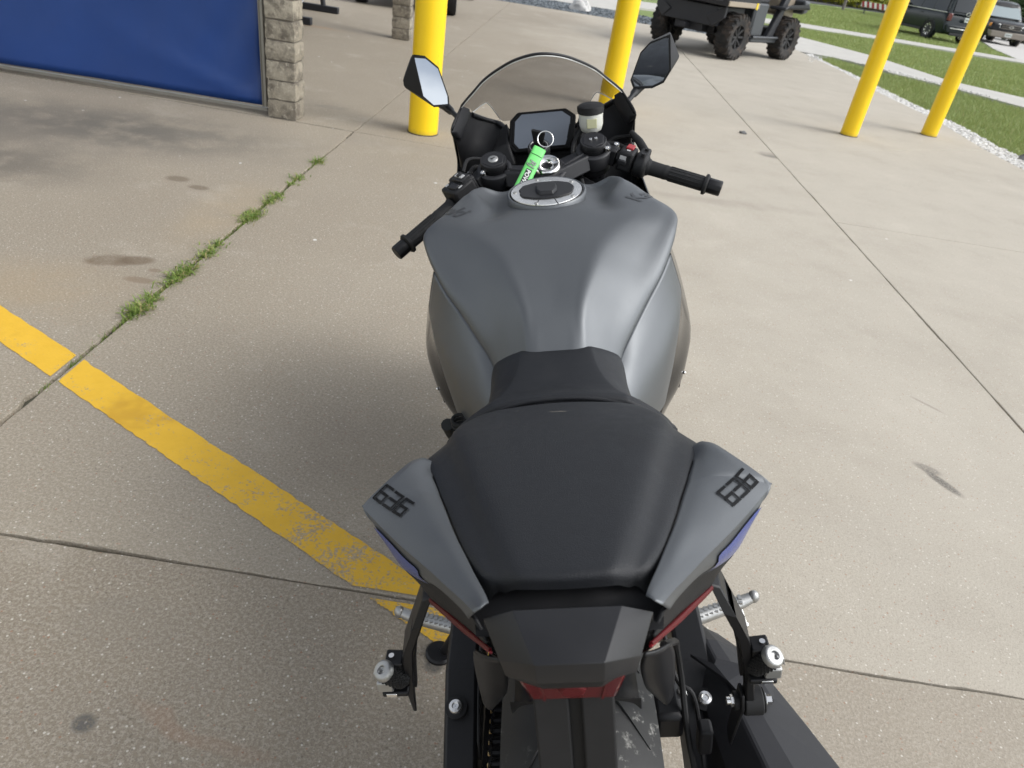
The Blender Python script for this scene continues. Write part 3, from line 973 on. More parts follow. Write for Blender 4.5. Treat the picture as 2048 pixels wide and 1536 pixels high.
# --- fuel tank: columns centre, mid, dip, crest, ridge, flank, seam, tuck
def trow(y, zc, dip, crest, ridge, flank, seam, tuck):
    return [(0, y, zc), (dip[0] * .55, y + (dip[1] - y) * .5, zc + (dip[2] - zc) * .3), dip, crest, ridge, flank, seam, tuck]
tank_rows = [
    trow(.415, .815, (.025, .415, .815), (.038, .418, .813), (.048, .420, .805), (.070, .425, .785), (.086, .43, .765), (.080, .44, .74)),
    trow(.440, .848, (.030, .440, .848), (.042, .442, .846), (.052, .445, .838), (.078, .452, .812), (.096, .458, .786), (.088, .47, .76)),
    trow(.470, .876, (.030, .470, .876), (.043, .470, .875), (.054, .472, .866), (.082, .478, .838), (.106, .484, .803), (.098, .50, .78)),
    trow(.505, .897, (.034, .502, .897), (.049, .500, .896), (.063, .502, .886), (.096, .510, .858), (.128, .520, .828), (.118, .54, .80)),
    trow(.560, .921, (.046, .558, .921), (.066, .556, .920), (.083, .556, .910), (.120, .562, .882), (.156, .568, .852), (.145, .59, .82)),
    trow(.612, .938, (.062, .612, .938), (.086, .611, .936), (.106, .610, .926), (.145, .611, .899), (.183, .612, .874), (.17, .635, .845)),
    trow(.665, .950, (.085, .665, .947), (.116, .665, .945), (.139, .665, .937), (.174, .664, .918), (.207, .662, .899), (.195, .69, .865)),
    trow(.715, .958, (.104, .712, .952), (.146, .712, .950), (.172, .710, .944), (.200, .708, .933), (.223, .706, .918), (.212, .74, .875)),
    trow(.760, .963, (.100, .755, .946), (.138, .757, .953), (.185, .758, .948), (.211, .756, .940), (.229, .752, .924), (.218, .78, .88)),
    trow(.812, .966, (.096, .808, .943), (.126, .806, .958), (.163, .808, .955), (.190, .808, .945), (.207, .806, .926), (.200, .82, .88)),
    trow(.868, .964, (.100, .862, .940), (.140, .862, .961), (.155, .865, .958), (.170, .866, .948), (.180, .866, .928), (.175, .87, .88)),
    trow(.900, .958, (.096, .902, .938), (.132, .896, .959), (.142, .896, .956), (.152, .896, .946), (.158, .896, .926), (.155, .90, .88)),
    trow(.918, .948, (.088, .920, .940), (.118, .915, .950), (.128, .914, .949), (.136, .912, .940), (.140, .912, .920), (.14, .915, .88)),
    trow(.930, .900, (.085, .930, .900), (.110, .925, .900), (.118, .924, .900), (.122, .922, .896), (.125, .92, .89), (.125, .92, .87)),
]
tank_g = surface(tank_rows, 6, 5, True)
tank_m = MB().grid(tank_g)
tank = tank_m.build("fuel_tank", "grey_paint", bike, smooth=60)
tank_bvh = BVHTree.FromPolygons([tuple(p) for p in tank_m.v], tank_m.f)

def text_mesh(body, size, extrude=0.0, shear=0.0, bold=0.0):
    cu = bpy.data.curves.new("lettering", 'FONT')
    cu.body = body
    cu.size = size
    cu.shear = shear
    cu.offset = bold
    cu.resolution_u = 3
    ob = bpy.data.objects.new("lettering", cu)
    COL.objects.link(ob)
    bpy.context.view_layer.update()
    me = bpy.data.meshes.new_from_object(ob.evaluated_get(bpy.context.evaluated_depsgraph_get()))
    bpy.data.objects.remove(ob)
    bm = bmesh.new()
    bm.from_mesh(me)
    bmesh.ops.triangulate(bm, faces=bm.faces)
    bmesh.ops.subdivide_edges(bm, edges=[e for e in bm.edges if e.calc_length() > size * .18], cuts=2)
    bmesh.ops.triangulate(bm, faces=bm.faces)
    m = MB()
    m.v = [v_.co.copy() for v_ in bm.verts]
    bm.verts.index_update()
    m.f = [tuple(v_.index for v_ in f.verts) for f in bm.faces]
    bm.free()
    return m

def lay_on(m, org, ex, ey, bvh, d, lift=0.0008):
    """drop a flat shape (x,y) onto a surface along direction d"""
    org, ex, ey, d = Vector(org), Vector(ex), Vector(ey), Vector(d).normalized()
    ok, vs = {}, []
    for i, p in enumerate(m.v):
        q = org + ex * p.x + ey * p.y
        hit, nrm, _, _ = bvh.ray_cast(q - d * .08, d, .2)
        if hit is not None:
            if nrm.dot(d) > 0:
                nrm = -nrm
            ok[i] = len(vs)
            vs.append(hit + nrm * lift)
    out = MB()
    out.v = vs
    out.f = [tuple(ok[i] for i in f) for f in m.f if all(i in ok for i in f)]
    return out

nm = text_mesh("Kawasaki", .046, shear=.12, bold=.0008)
w_nm = max(p.x for p in nm.v)
e = Vector((.50, .80, -.30)).normalized()
u = Vector((-.80, .52, .25)).normalized()
lay_on(nm, (.166, .757, .955), e, u, tank_bvh, (-.45, 0, -.9)).build("lettering", "decal_grey", tank, smooth=0, recalc=False)
el = Vector((.50, -.80, .30)).normalized()
ul = Vector((.80, .52, .25)).normalized()
lay_on(nm, Vector((-.166, .757, .955)) - el * w_nm, el, ul, tank_bvh, (.45, 0, -.9)).build("lettering", "decal_grey", tank, smooth=0, recalc=False)

# --- filler cap
cap_n = Vector((0, -.085, 1)).normalized()
cap_c = Vector((0, .808, .9665))
cx_, cy_ = Vector((1, 0, 0)), cap_n.cross(Vector((1, 0, 0)))
def capp(x, y, h=0.0):
    return cap_c + cx_ * x + cy_ * y + cap_n * h
MB().lathe([(.0735, -.012), (.0735, .0015), (.071, .004), (.0685, .0030), (.0675, -.006)], cap_c, cap_n, 56).build("filler_rim", "grey_paint", tank, smooth=60)
fc = MB().lathe([(.066, -.006), (.066, .0035), (.0655, .0048), (.030, .0048), (.030, -.004)], cap_c, cap_n, 56).build("filler_cap", "silver", tank, smooth=30)
plate = []
for k in range(44):
    a = 2 * math.pi * k / 44
    rx, ry = .0515, .040
    f_ = 1.0
    if abs(math.sin(a)) < .28 and abs(math.cos(a)) > .9:
        f_ = .93 if int(k / 2) % 2 else 1.0
    if abs(math.cos(a)) < .35:
        f_ = .97
    if .72 < abs(math.cos(a)) < .86:
        f_ = 1.04
    plate.append(capp(rx * math.cos(a) * f_, ry * math.sin(a) * f_, .0046))
MB().prism(plate, cap_n * .0028).build("cap_plate", "plastic_soft", fc, bevel=.0008)
hexp = [capp(x, y, .0070) for x, y in ((-.0125, -.027), (.0125, -.027), (.0205, -.010), (.0205, .012), (.011, .026), (-.011, .026), (-.0205, .012), (-.0205, -.010))]
MB().prism(hexp, cap_n * .0065, .86).build("key_cover", "plastic_soft", fc, bevel=.0012)
MB().box(capp(0, .0325, .0085), (.019, .015, .006)).build("hinge", "silver", fc, bevel=.001)
for sx in (-1, 1):
    MB().tube([capp(sx * .014, -.0405, .0050), capp(sx * .020, -.065, .0050)], .0008, 6).build("cap_seam", "black_metal", fc)
for k in range(5):
    a = R(35 + k * 72)
    MB().cyl(capp(.0585 * math.cos(a), .0585 * math.sin(a), .004), capp(.0585 * math.cos(a), .0585 * math.sin(a), .0062), .0035, n=12).build("cap_bolt", "alloy", fc)

# --- side covers under the tank
def side_cover(s):
    g = surface([
        [(.201, .655, .890), (.180, .612, .8705), (.152, .567, .8485), (.124, .520, .8245), (.102, .484, .800), (.090, .455, .78)],
        [(.216, .668, .842), (.197, .616, .832), (.165, .552, .812), (.131, .494, .791), (.104, .446, .769), (.092, .42, .76)],
        [(.226, .680, .795), (.210, .612, .785), (.180, .543, .768), (.142, .482, .756), (.108, .425, .745), (.095, .40, .74)],
        [(.212, .648, .725), (.203, .600, .720), (.180, .540, .716), (.146, .478, .716), (.114, .425, .722), (.10, .40, .72)],
        [(.199, .632, .655), (.190, .588, .654), (.172, .540, .660), (.150, .495, .668), (.124, .450, .680), (.11, .43, .69)],
        [(.194, .626, .628), (.186, .584, .636), (.169, .540, .645), (.149, .500, .655), (.126, .462, .668), (.112, .44, .68)],
    ], 6, 6)
    o = sided(MB().grid(g), s).build("side_cover", "grey_paint", bike, smooth=60, solid=.004)
    sided(MB().tube([r_[0] + Vector((.0015, .001, 0)) for r_ in g], .0032, 8), s).build("gap_shade_line", "rubber", o, smooth=60)  # dark tube drawn in as the shaded gap between cover and fairing
both(side_cover)

# --- side fairings, gloss black with a clear window-like recess
def fairing(s):
    g = surface([
        [(.150, 1.48, .93), (.196, 1.34, .93), (.214, 1.22, .90), (.216, 1.05, .885), (.214, .90, .88), (.212, .76, .87), (.205, .690, .85), (.190, .640, .85)],
        [(.150, 1.55, .86), (.222, 1.37, .85), (.240, 1.22, .83), (.243, 1.05, .82), (.240, .90, .82), (.236, .77, .81), (.231, .690, .80), (.212, .655, .80)],
        [(.140, 1.58, .80), (.250, 1.36, .775), (.268, 1.22, .755), (.272, 1.05, .745), (.268, .92, .74), (.252, .80, .74), (.232, .692, .735), (.202, .635, .735)],
        [(.130, 1.57, .73), (.262, 1.33, .69), (.284, 1.20, .675), (.290, 1.05, .665), (.288, .93, .655), (.278, .82, .645), (.232, .702, .66), (.190, .622, .66)],
        [(.110, 1.52, .66), (.245, 1.28, .61), (.272, 1.17, .60), (.280, 1.05, .595), (.276, .93, .59), (.264, .80, .59), (.240, .715, .588), (.185, .62, .59)],
        [(.100, 1.45, .60), (.205, 1.22, .52), (.230, 1.15, .50), (.238, 1.05, .49), (.236, .92, .48), (.224, .79, .49), (.205, .72, .50), (.17, .62, .50)],
        [(.090, 1.35, .48), (.160, 1.18, .38), (.185, 1.10, .35), (.195, 1.00, .33), (.195, .88, .33), (.185, .76, .34), (.170, .68, .36), (.15, .6, .37)],
        [(.060, 1.25, .38), (.100, 1.12, .26), (.115, 1.05, .22), (.125, .95, .20), (.125, .82, .20), (.120, .68, .21), (.11, .60, .22), (.10, .57, .23)],
    ], 5, 5)
    o = sided(MB().grid(g), s).build("side_fairing", "gloss_black", bike, smooth=60, solid=.004)
    # layered outer winglet panel that stands off the fairing near its rear edge
    g2 = surface([
        [(.238, .86, .80), (.243, .81, .785), (.236, .755, .77)],
        [(.274, .88, .70), (.272, .82, .68), (.254, .765, .675)],
        [(.288, .90, .64), (.280, .83, .625), (.252, .765, .62)],
        [(.272, .86, .59), (.264, .80, .575), (.243, .735, .565)],
    ], 6, 5)
    sided(MB().grid(g2), s).build("fairing_panel", "gloss_black", o, smooth=60, solid=.005)
    for y, z, x in ((.735, .60, .252),):
        sided(MB().ball((x, y, z), (.0035, .0035, .0035), 10, 6), s).build("fairing_bolt", "silver", o)
both(fairing)

# --- frame, engine mass, belly (dark bulk under the covers)
MB().hexa([(-.16, .56, .24), (.16, .56, .24), (.15, 1.08, .24), (-.15, 1.08, .24)], [(-.15, .54, .72), (.15, .54, .72), (.16, 1.05, .80), (-.16, 1.05, .80)]).build("engine", "cast_metal", bike, bevel=.03)
def frame_rail(s):
    m = MB().tube(spline([(.05, 1.08, .90), (.13, .98, .86), (.17, .82, .78), (.165, .65, .68), (.13, .56, .55), (.12, .55, .40)], 6), .032, 12, flat=.6)
    sided(m, s).build("frame_rail", "black_metal", bike)
    m = MB().tube(spline([(.13, .60, .70), (.11, .40, .735), (.10, .22, .79), (.07, -.04, .86)], 5), .019, 10)
    sided(m, s).build("subframe_rail", "black_metal", bike)
    m = MB().prism([(.152, .50, .60), (.152, .42, .58), (.152, .30, .42), (.152, .28, .34), (.152, .36, .33), (.152, .47, .42), (.152, .54, .50)], (.014, 0, 0))
    sided(m, s).build("heel_guard", "black_metal", bike, bevel=.003)
both(frame_rail)
MB().tube(spline([(-.135, .60, .60), (-.19, .56, .60), (-.200, .52, .66)], 5), .012, 10).build("breather_hose", "rubber", bike)
mm = MB()
for k in range(9):
    mm.torus((-.185 + .001 * k, .545 - .004 * k, .585 + .011 * k), (0, -.3, 1), .012, .0035, 14, 6)
mm.build("ribbed_hose", "rubber", bike)
MB().box((0, .48, .70), (.20, .20, .12)).build("airbox_tray", "plastic", bike, bevel=.02)

# --- rider seat
def srow(y, zc, pts):
    return [(0, y, zc)] + pts
seat_g = surface([
    srow(.452, .826, [(.030, .453, .826), (.050, .455, .825), (.058, .458, .822), (.080, .466, .811), (.098, .474, .798), (.104, .470, .775), (.100, .47, .75)]),
    srow(.440, .842, [(.030, .441, .842), (.050, .443, .841), (.059, .446, .837), (.080, .454, .824), (.099, .462, .805), (.106, .456, .775), (.102, .45, .75)]),
    srow(.405, .838, [(.030, .406, .838), (.053, .407, .836), (.062, .408, .832), (.080, .411, .819), (.098, .414, .801), (.107, .414, .772), (.104, .41, .745)]),
    srow(.370, .836, [(.034, .370, .836), (.060, .370, .834), (.070, .370, .830), (.086, .370, .817), (.103, .369, .799), (.114, .368, .770), (.112, .37, .742)]),
    srow(.335, .841, [(.040, .334, .840), (.072, .333, .837), (.083, .332, .833), (.101, .329, .820), (.118, .325, .803), (.130, .322, .775), (.130, .32, .75)]),
    srow(.304, .854, [(.045, .303, .853), (.084, .301, .848), (.096, .300, .843), (.118, .296, .830), (.140, .290, .812), (.155, .288, .785), (.155, .285, .76)]),
    srow(.293, .859, [(.045, .292, .857), (.084, .290, .851), (.096, .289, .846), (.119, .286, .833), (.143, .281, .815), (.158, .279, .788), (.158, .275, .765)]),
    srow(.284, .856, [(.045, .283, .854), (.084, .281, .848), (.096, .280, .843), (.119, .277, .830), (.144, .272, .812), (.158, .270, .786), (.158, .266, .765)]),
    srow(.280, .835, [(.045, .279, .833), (.084, .277, .827), (.096, .276, .822), (.119, .273, .811), (.143, .268, .795), (.155, .266, .775), (.155, .262, .755)]),
], 6, 5, True)
rs = MB().grid(seat_g).build("rider_seat", "seat", bike, smooth=60)
piping = spline([(-.152, .277, .798), (-.143, .2745, .810), (-.108, .2805, .8325), (-.076, .2835, .8455), (-.04, .2855, .8525), (0, .2865, .8545), (.04, .2855, .8525), (.076, .2835, .8455), (.108, .2805, .8325), (.143, .2745, .810), (.152, .277, .798)], 6)
MB().tube(piping, .0042, 10).build("seat_piping", "seat", rs, smooth=60)
MB().grid(surface([[(0, .285, .830), (.08, .282, .822), (.15, .272, .79)], [(0, .235, .832), (.08, .232, .822), (.16, .22, .79)], [(0, .19, .83), (.08, .19, .82), (.17, .17, .80)]], 4, 5, True)).build("seat_gap_tray", "plastic", bike)

# --- pillion pad: columns centre .. facet .. edge .. under
def prow(y, zc, xf, xe, ze, ye=None, edge=1.0):
    """flat middle out to xf, straight side facet down to the edge (xe, ze); the edge may lag behind in y"""
    ye = y if ye is None else ye
    L = lambda f: y + (ye - y) * f
    return [(0, y, zc), (xf * .5, L(.08), zc - .0004), (xf * .86, L(.22), zc - .0013), (xf * 1.06, L(.38), zc - .0048 * edge), (xf + (xe - xf) * .45, L(.65), zc + (ze - zc) * .52), (xe - .007, L(.95), ze + .0065), (xe - .001, L(1), ze), (xe + .0025, L(1), ze - .016), (xe - .010, L(1), ze - .028)]
pill_g = surface([
    prow(.262, .838, .090, .128, .820, .226, .6),
    prow(.258, .863, .092, .131, .836, .221, .8),
    prow(.243, .876, .098, .137, .845, .205),
    prow(.190, .895, .114, .152, .864, .164),
    prow(.140, .909, .103, .1545, .878, .131),
    prow(.085, .919, .090, .1375, .889, .087),
    prow(.020, .928, .073, .1145, .901, .022),
    prow(-.045, .936, .056, .0915, .913, -.041),
    prow(-.078, .939, .047, .0755, .919, -.074),
    prow(-.095, .938, .041, .0660, .917, -.086),
    prow(-.100, .927, .040, .0630, .909, -.089, .6),
], 6, 5, True)
MB().grid(pill_g).build("pillion_seat", "seat", bike, smooth=60)

# --- tail panels
# rows: inner edge along the seat, two crown points, sharp fold, lower face, lower edge
tail_rows = [
    [(.128, .124, .872), (.140, .127, .884), (.149, .1285, .890), (.154, .1285, .892), (.156, .122, .882), (.158, .112, .866)],
    [(.136, .110, .882), (.150, .117, .894), (.158, .118, .897), (.1643, .1180, .896), (.164, .112, .886), (.165, .100, .866)],
    [(.138, .094, .893), (.152, .096, .899), (.165, .097, .901), (.1757, .0964, .899), (.175, .090, .886), (.174, .075, .862)],
    [(.132, .076, .896), (.152, .079, .901), (.172, .081, .900), (.1894, .0815, .895), (.187, .074, .884), (.180, .055, .862)],
    [(.127, .062, .898), (.152, .066, .902), (.179, .068, .897), (.2026, .0690, .889), (.198, .058, .881), (.185, .042, .866)],
    [(.1252, .056, .899), (.150, .060, .902), (.180, .0625, .895), (.2092, .0632, .8842), (.201, .050, .879), (.1847, .036, .868)],
    [(.1240, .052, .900), (.148, .056, .902), (.178, .0585, .895), (.2085, .0598, .8832), (.199, .047, .878), (.1843, .0345, .8685)],
    [(.117, .032, .904), (.137, .034, .905), (.162, .034, .898), (.1880, .0335, .8850), (.188, .030, .877), (.1805, .0275, .866)],
    [(.106, .000, .909), (.122, .000, .909), (.141, -.001, .903), (.1599, -.0036, .8930), (.171, .010, .872), (.1690, .0140, .849)],
    [(.097, -.025, .914), (.110, -.025, .914), (.125, -.026, .908), (.1409, -.028, .8995), (.156, -.010, .872), (.1570, .0010, .847)],
    [(.086, -.052, .919), (.097, -.052, .919), (.108, -.053, .914), (.1200, -.0552, .9080), (.136, -.034, .880), (.1400, -.0173, .855)],
    [(.077, -.075, .924), (.085, -.077, .924), (.093, -.079, .921), (.1020, -.0805, .9165), (.113, -.063, .894), (.1160, -.0455, .874)],
    [(.0655, -.103, .931), (.070, -.106, .932), (.076, -.108, .930), (.0825, -.1080, .9265), (.090, -.097, .909), (.0920, -.084, .893)],
    [(.0610, -.116, .934), (.064, -.1205, .937), (.0675, -.1240, .937), (.0725, -.1245, .9330), (.079, -.117, .918), (.0810, -.107, .905)],
]
tail_top = surface([r[:4] for r in tail_rows], 4, 6)
tail_low = surface([r[3:] for r in tail_rows], 4, 6)
tail_m = MB().grid(tail_top)
tail_bvh = BVHTree.FromPolygons([tuple(p) for p in tail_m.v], tail_m.f)
def digit(d, x0, w, h, st):
    """squared-off numeral as rectangles (x0,y0,x1,y1)"""
    g = st * .28
    seg = {'top': (0, h - st, w, h), 'mid': (0, h / 2 - st / 2, w, h / 2 + st / 2), 'bot': (0, 0, w, st),
           'ul': (0, h / 2 + st / 2 + g * 0, st, h - st), 'll': (0, st, st, h / 2 - st / 2), 'ur': (w - st, h / 2 + st / 2, w, h - st), 'lr': (w - st, st, w, h / 2 - st / 2)}
    use = {'6': ('top', 'ul', 'mid', 'll', 'lr', 'bot'), '3': ('top', 'ur', 'mid', 'lr', 'bot')}[d]
    m = MB()
    for k in use:
        a, b, c, e_ = seg[k]
        nx, ny = max(1, int((c - a) / .004)), max(1, int((e_ - b) / .004))
        sh = .0
        m.grid([[Vector((x0 + a + (c - a) * i / nx + (b + (e_ - b) * j / ny) * sh, b + (e_ - b) * j / ny, 0)) for i in range(nx + 1)] for j in range(ny + 1)])
    return m
def tail_panel(s):
    o = sided(MB().grid(tail_top).grid(tail_low), s).build("tail_panel", "grey_paint", bike, smooth=42, solid=.001)
    # number graphic
    for k, ch in enumerate("636"):
        if s > 0:
            org, ex, ey = Vector((.1612, .0180, .90)), Vector((.645, .764, 0)), Vector((-.735, .675, 0))
        else:
            org, ex, ey = Vector((.1985, .0665, .90)), Vector((-.68, -.73, 0)), Vector((-.735, .675, 0))
        gm = digit(ch, k * .0193, .0164, .0196, .0029)
        lay = lay_on(gm, org, ex, ey, tail_bvh, (0, 0, -1), .0015)
        sided(lay, s).build("number_graphic", "decal_black", o, smooth=0, recalc=False)
    # gloss graphic on the lower face, blue sky reflection painted in
    n_ = len(tail_low)
    lo, hi = int(n_ * .50), int(n_ * .825)
    rows_ = []
    for i in range(lo, hi):
        f = (i - lo) / (hi - 1 - lo)
        t0 = .24 + .60 * max(0, f - .80) / .20 + .30 * max(0, .15 - f) / .15
        t1 = .88
        row = []
        for k in range(9):
            fi = (t0 + (t1 - t0) * k / 8) * (len(tail_low[0]) - 1)
            jj = min(int(fi), len(tail_low[0]) - 2)
            q = tail_low[i][jj].lerp(tail_low[i][jj + 1], fi - jj)
            row.append(q + Vector((.0014, -.0012, .0004)))
        rows_.append(row)
    sided(MB().grid(rows_), s).build("side_graphic", "decal_sky_tint", o, smooth=60)
both(tail_panel)

# --- lower tail covers, light strips
def tail_under(s):
    g = surface([
        [(.176, .030, .858), (.164, .008, .847), (.155, -.002, .847), (.139, -.018, .855), (.115, -.046, .874), (.091, -.084, .893), (.076, -.112, .910)],
        [(.166, .032, .834), (.153, .006, .830), (.145, -.005, .832), (.128, -.026, .842), (.106, -.056, .862), (.085, -.092, .884), (.071, -.119, .903)],
        [(.156, .034, .806), (.1435, .004, .808), (.135, -.009, .814), (.119, -.034, .830), (.099, -.066, .852), (.080, -.100, .876), (.067, -.126, .897)],
    ], 5, 5)
    sided(MB().grid(g), s).build("tail_cover", "plastic", bike, smooth=60, solid=.003)
    path = [(.1425, .002, .8045), (.131, -.014, .812), (.115, -.040, .829), (.096, -.072, .850), (.078, -.104, .874), (.064, -.128, .892)]
    o = sided(MB().tube(spline(path, 5), [.0020 + .0018 * math.sin(math.pi * (.12 + .88 * i / 25)) for i in range(26)], 10, flat=.8), s).build("light_strip", "red_strip", bike, smooth=60)
    p2 = [(x - .0008, y - .0022, z - .0002) for x, y, z in path]
    sided(MB().tube(spline(p2, 5), .0013, 8), s).build("bright_strip", "red_bright", o, smooth=60)
    g = surface([[(.1425, .004, .802), (.116, -.037, .8255), (.078, -.102, .8705), (.063, -.128, .889)], [(.130, .012, .790), (.106, -.030, .812), (.071, -.096, .859), (.056, -.125, .880)], [(.10, .03, .78), (.08, -.02, .80), (.05, -.085, .85), (.040, -.115, .875)], [(.05, .03, .76), (.04, -.02, .78), (.02, -.085, .83), (.015, -.115, .86)]], 5, 5)
    sided(MB().grid(g), s).build("light_housing", "gloss_black", bike, smooth=60, solid=.002)
both(tail_under)

# --- tail centre cover and light
MB().grid(surface([[(0, -.085, .915), (.03, -.085, .915), (.075, -.080, .905)], [(0, -.105, .908), (.03, -.105, .908), (.078, -.098, .900)], [(0, -.136, .916), (.03, -.136, .916), (.074, -.124, .904)]], 3, 4, True)).build("seat_latch_recess", "plastic", bike)
tc = MB()
A = [(-.0655, -.1265, .928), (-.041, -.1335, .9445), (.041, -.1335, .9445), (.0655, -.1265, .928)]
B = [(-.0525, -.1595, .920), (-.0245, -.1820, .9445), (.0245, -.1820, .9445), (.0525, -.1595, .920)]
Cc = [(-.049, -.163, .907), (-.024, -.1835, .926), (.024, -.1835, .926), (.049, -.163, .907)]
Dd = [(-.040, -.154, .893), (-.022, -.170, .900), (.022, -.170, .900), (.040, -.154, .893)]
A0 = [(-.066, -.120, .912), (-.041, -.128, .925), (.041, -.128, .925), (.066, -.120, .912)]
rws = [A0, A, B, Cc, Dd]
tc.grid([[Vector(p) for p in r] for r in rws])
tco = tc.build("tail_centre_cover", "plastic_soft", bike, smooth=0, solid=.003)
md = tco.modifiers.new("bevel", 'BEVEL')
md.width, md.segments, md.limit_method, md.angle_limit = .0028, 3, 'ANGLE', R(8)
for p in tco.data.polygons:
    p.use_smooth = True
tl = MB().hexa([(-.034, -.148, .853), (.034, -.148, .853), (.030, -.10, .855), (-.030, -.10, .855)], [(-.0425, -.158, .897), (.0425, -.158, .897), (.038, -.11, .90), (-.038, -.11, .90)]).build("tail_light", "red_lens", bike, bevel=.003)
MB().prism([(-.009, -.153, .868), (.009, -.153, .868), (.012, -.1545, .877), (.007, -.156, .884), (-.007, -.156, .884), (-.012, -.1545, .877)], (0, -.003, 0), .8).build("light_bulb_window", "red_strip", tl, bevel=.001)
for sx in (-1, 1):
    MB().hexa([(sx * .022, -.149, .856), (sx * .024, -.149, .856), (sx * .024, -.1505, .856), (sx * .022, -.1505, .856)], [(sx * .027, -.158, .895), (sx * .029, -.158, .895), (sx * .029, -.1595, .895), (sx * .027, -.1595, .895)]).build("lens_divider", "red_lens", tl)

# --- rear mudguard stem (two ribs with a groove)
fd = MB().hexa([(-.034, -.20, .56), (.034, -.20, .56), (.030, -.16, .56), (-.030, -.16, .56)], [(-.030, -.135, .856), (.030, -.135, .856), (.028, -.10, .856), (-.028, -.10, .856)]).build("mudguard_stem", "plastic", bike, bevel=.003)
for sx in (-1, 1):
    a, b = (.006, .033) if sx > 0 else (-.033, -.004)
    MB().hexa([(a, -.211, .555), (b, -.207, .555), (b, -.195, .555), (a, -.195, .555)], [(a, -.1445, .854), (b, -.1415, .854), (b, -.130, .854), (a, -.130, .854)]).build("stem_rib", "plastic", fd, bevel=.002)
MB().box((0, -.205, .45), (.19, .006, .16), Matrix.Rotation(R(-12), 3, 'X')).build("plate_holder", "plastic", bike, bevel=.003)

# --- inner rear fender flaps
MB().grid(surface([[(0, .02, .70), (.03, .02, .70), (.055, .02, .695), (.066, .02, .68)], [(0, -.05, .71), (.03, -.05, .71), (.055, -.05, .705), (.066, -.05, .69)], [(0, -.10, .78), (.03, -.10, .78), (.05, -.10, .78), (.06, -.10, .78)]], 4, 4, True)).build("inner_fender", "plastic", bike)
def flap(s):
    g = surface([
        [(.062, -.10, .845), (.074, -.092, .838), (.088, -.075, .825)],
        [(.064, -.06, .770), (.084, -.05, .760), (.100, -.03, .750)],
        [(.072, -.03, .700), (.092, -.022, .690), (.106, -.005, .690)],
        [(.084, -.01, .655), (.098, -.006, .648), (.108, .005, .655)],
        [(.098, .000, .622), (.102, .001, .620), (.107, .005, .625)],
    ], 5, 4)
    sided(MB().grid(g), s).build("fender_flap", "plastic_soft", bike, smooth=60, solid=.003)
both(flap)

# --- rear wheel
def tyre_profile(rad, hw, n=16, sh=.045):
    pr = []
    for i in range(n + 1):
        x = -1 + 2 * i / n
        pr.append((rad - sh * abs(x) ** 2.2, x * hw))
    return [(rad - sh - .055, -hw * .86)] + pr + [(rad - sh - .055, hw * .86)]
rw = empty("rear_wheel", (0, 0, .315))
rw.parent = bike
m = MB().lathe(tyre_profile(.315, .092), (0, 0, 0), (1, 0, 0), 96)
m.build("tyre", "tyre", rw, smooth=50)
gm = MB()
for k in range(18):                                    # long curved sipes
    for s in (-1, 1):
        a0 = 2 * math.pi * (k + (.5 if s > 0 else 0)) / 18
        pts = []
        for i in range(9):
            f = i / 8
            x = s * (.012 + .066 * f)
            rr = .3155 - .045 * abs(x / .092) ** 2.2
            a = a0 + .32 * f
            pts.append(Vector((x, -math.sin(a) * rr, math.cos(a) * rr)))
        gm.tube(pts, [.0008 + .0022 * math.sin(math.pi * min(1, i / 8 + .08)) for i in range(9)], 6, flat=.5)
gm.build("tread_grooves", "black_metal", rw, kind="stuff")
m = MB().lathe([(.215, -.07), (.205, -.06), (.195, 0), (.205, .06), (.215, .07)], (0, 0, 0), (1, 0, 0), 48)
for k in range(5):
    a = 2 * math.pi * k / 5
    m.tube([(0, -math.sin(a) * .03, math.cos(a) * .03), (0, -math.sin(a + .2) * .2, math.cos(a + .2) * .2)], [.03, .02], 8)
m.cyl((-.09, 0, 0), (.09, 0, 0), .035)
m.build("rim", "black_metal", rw)
m = MB().lathe([(.100, -.004), (.104, -.002), (.104, .002), (.100, .004), (.04, .004), (.04, -.004)], (-.118, 0, 0), (1, 0, 0), 60, True)
m.build("sprocket", "black_metal", rw)
m = MB().lathe([(.11, -.0025), (.11, .0025), (.06, .0025), (.06, -.0025)], (.105, 0, 0), (1, 0, 0), 40, True)
m.build("brake_disc", "silver", rw)

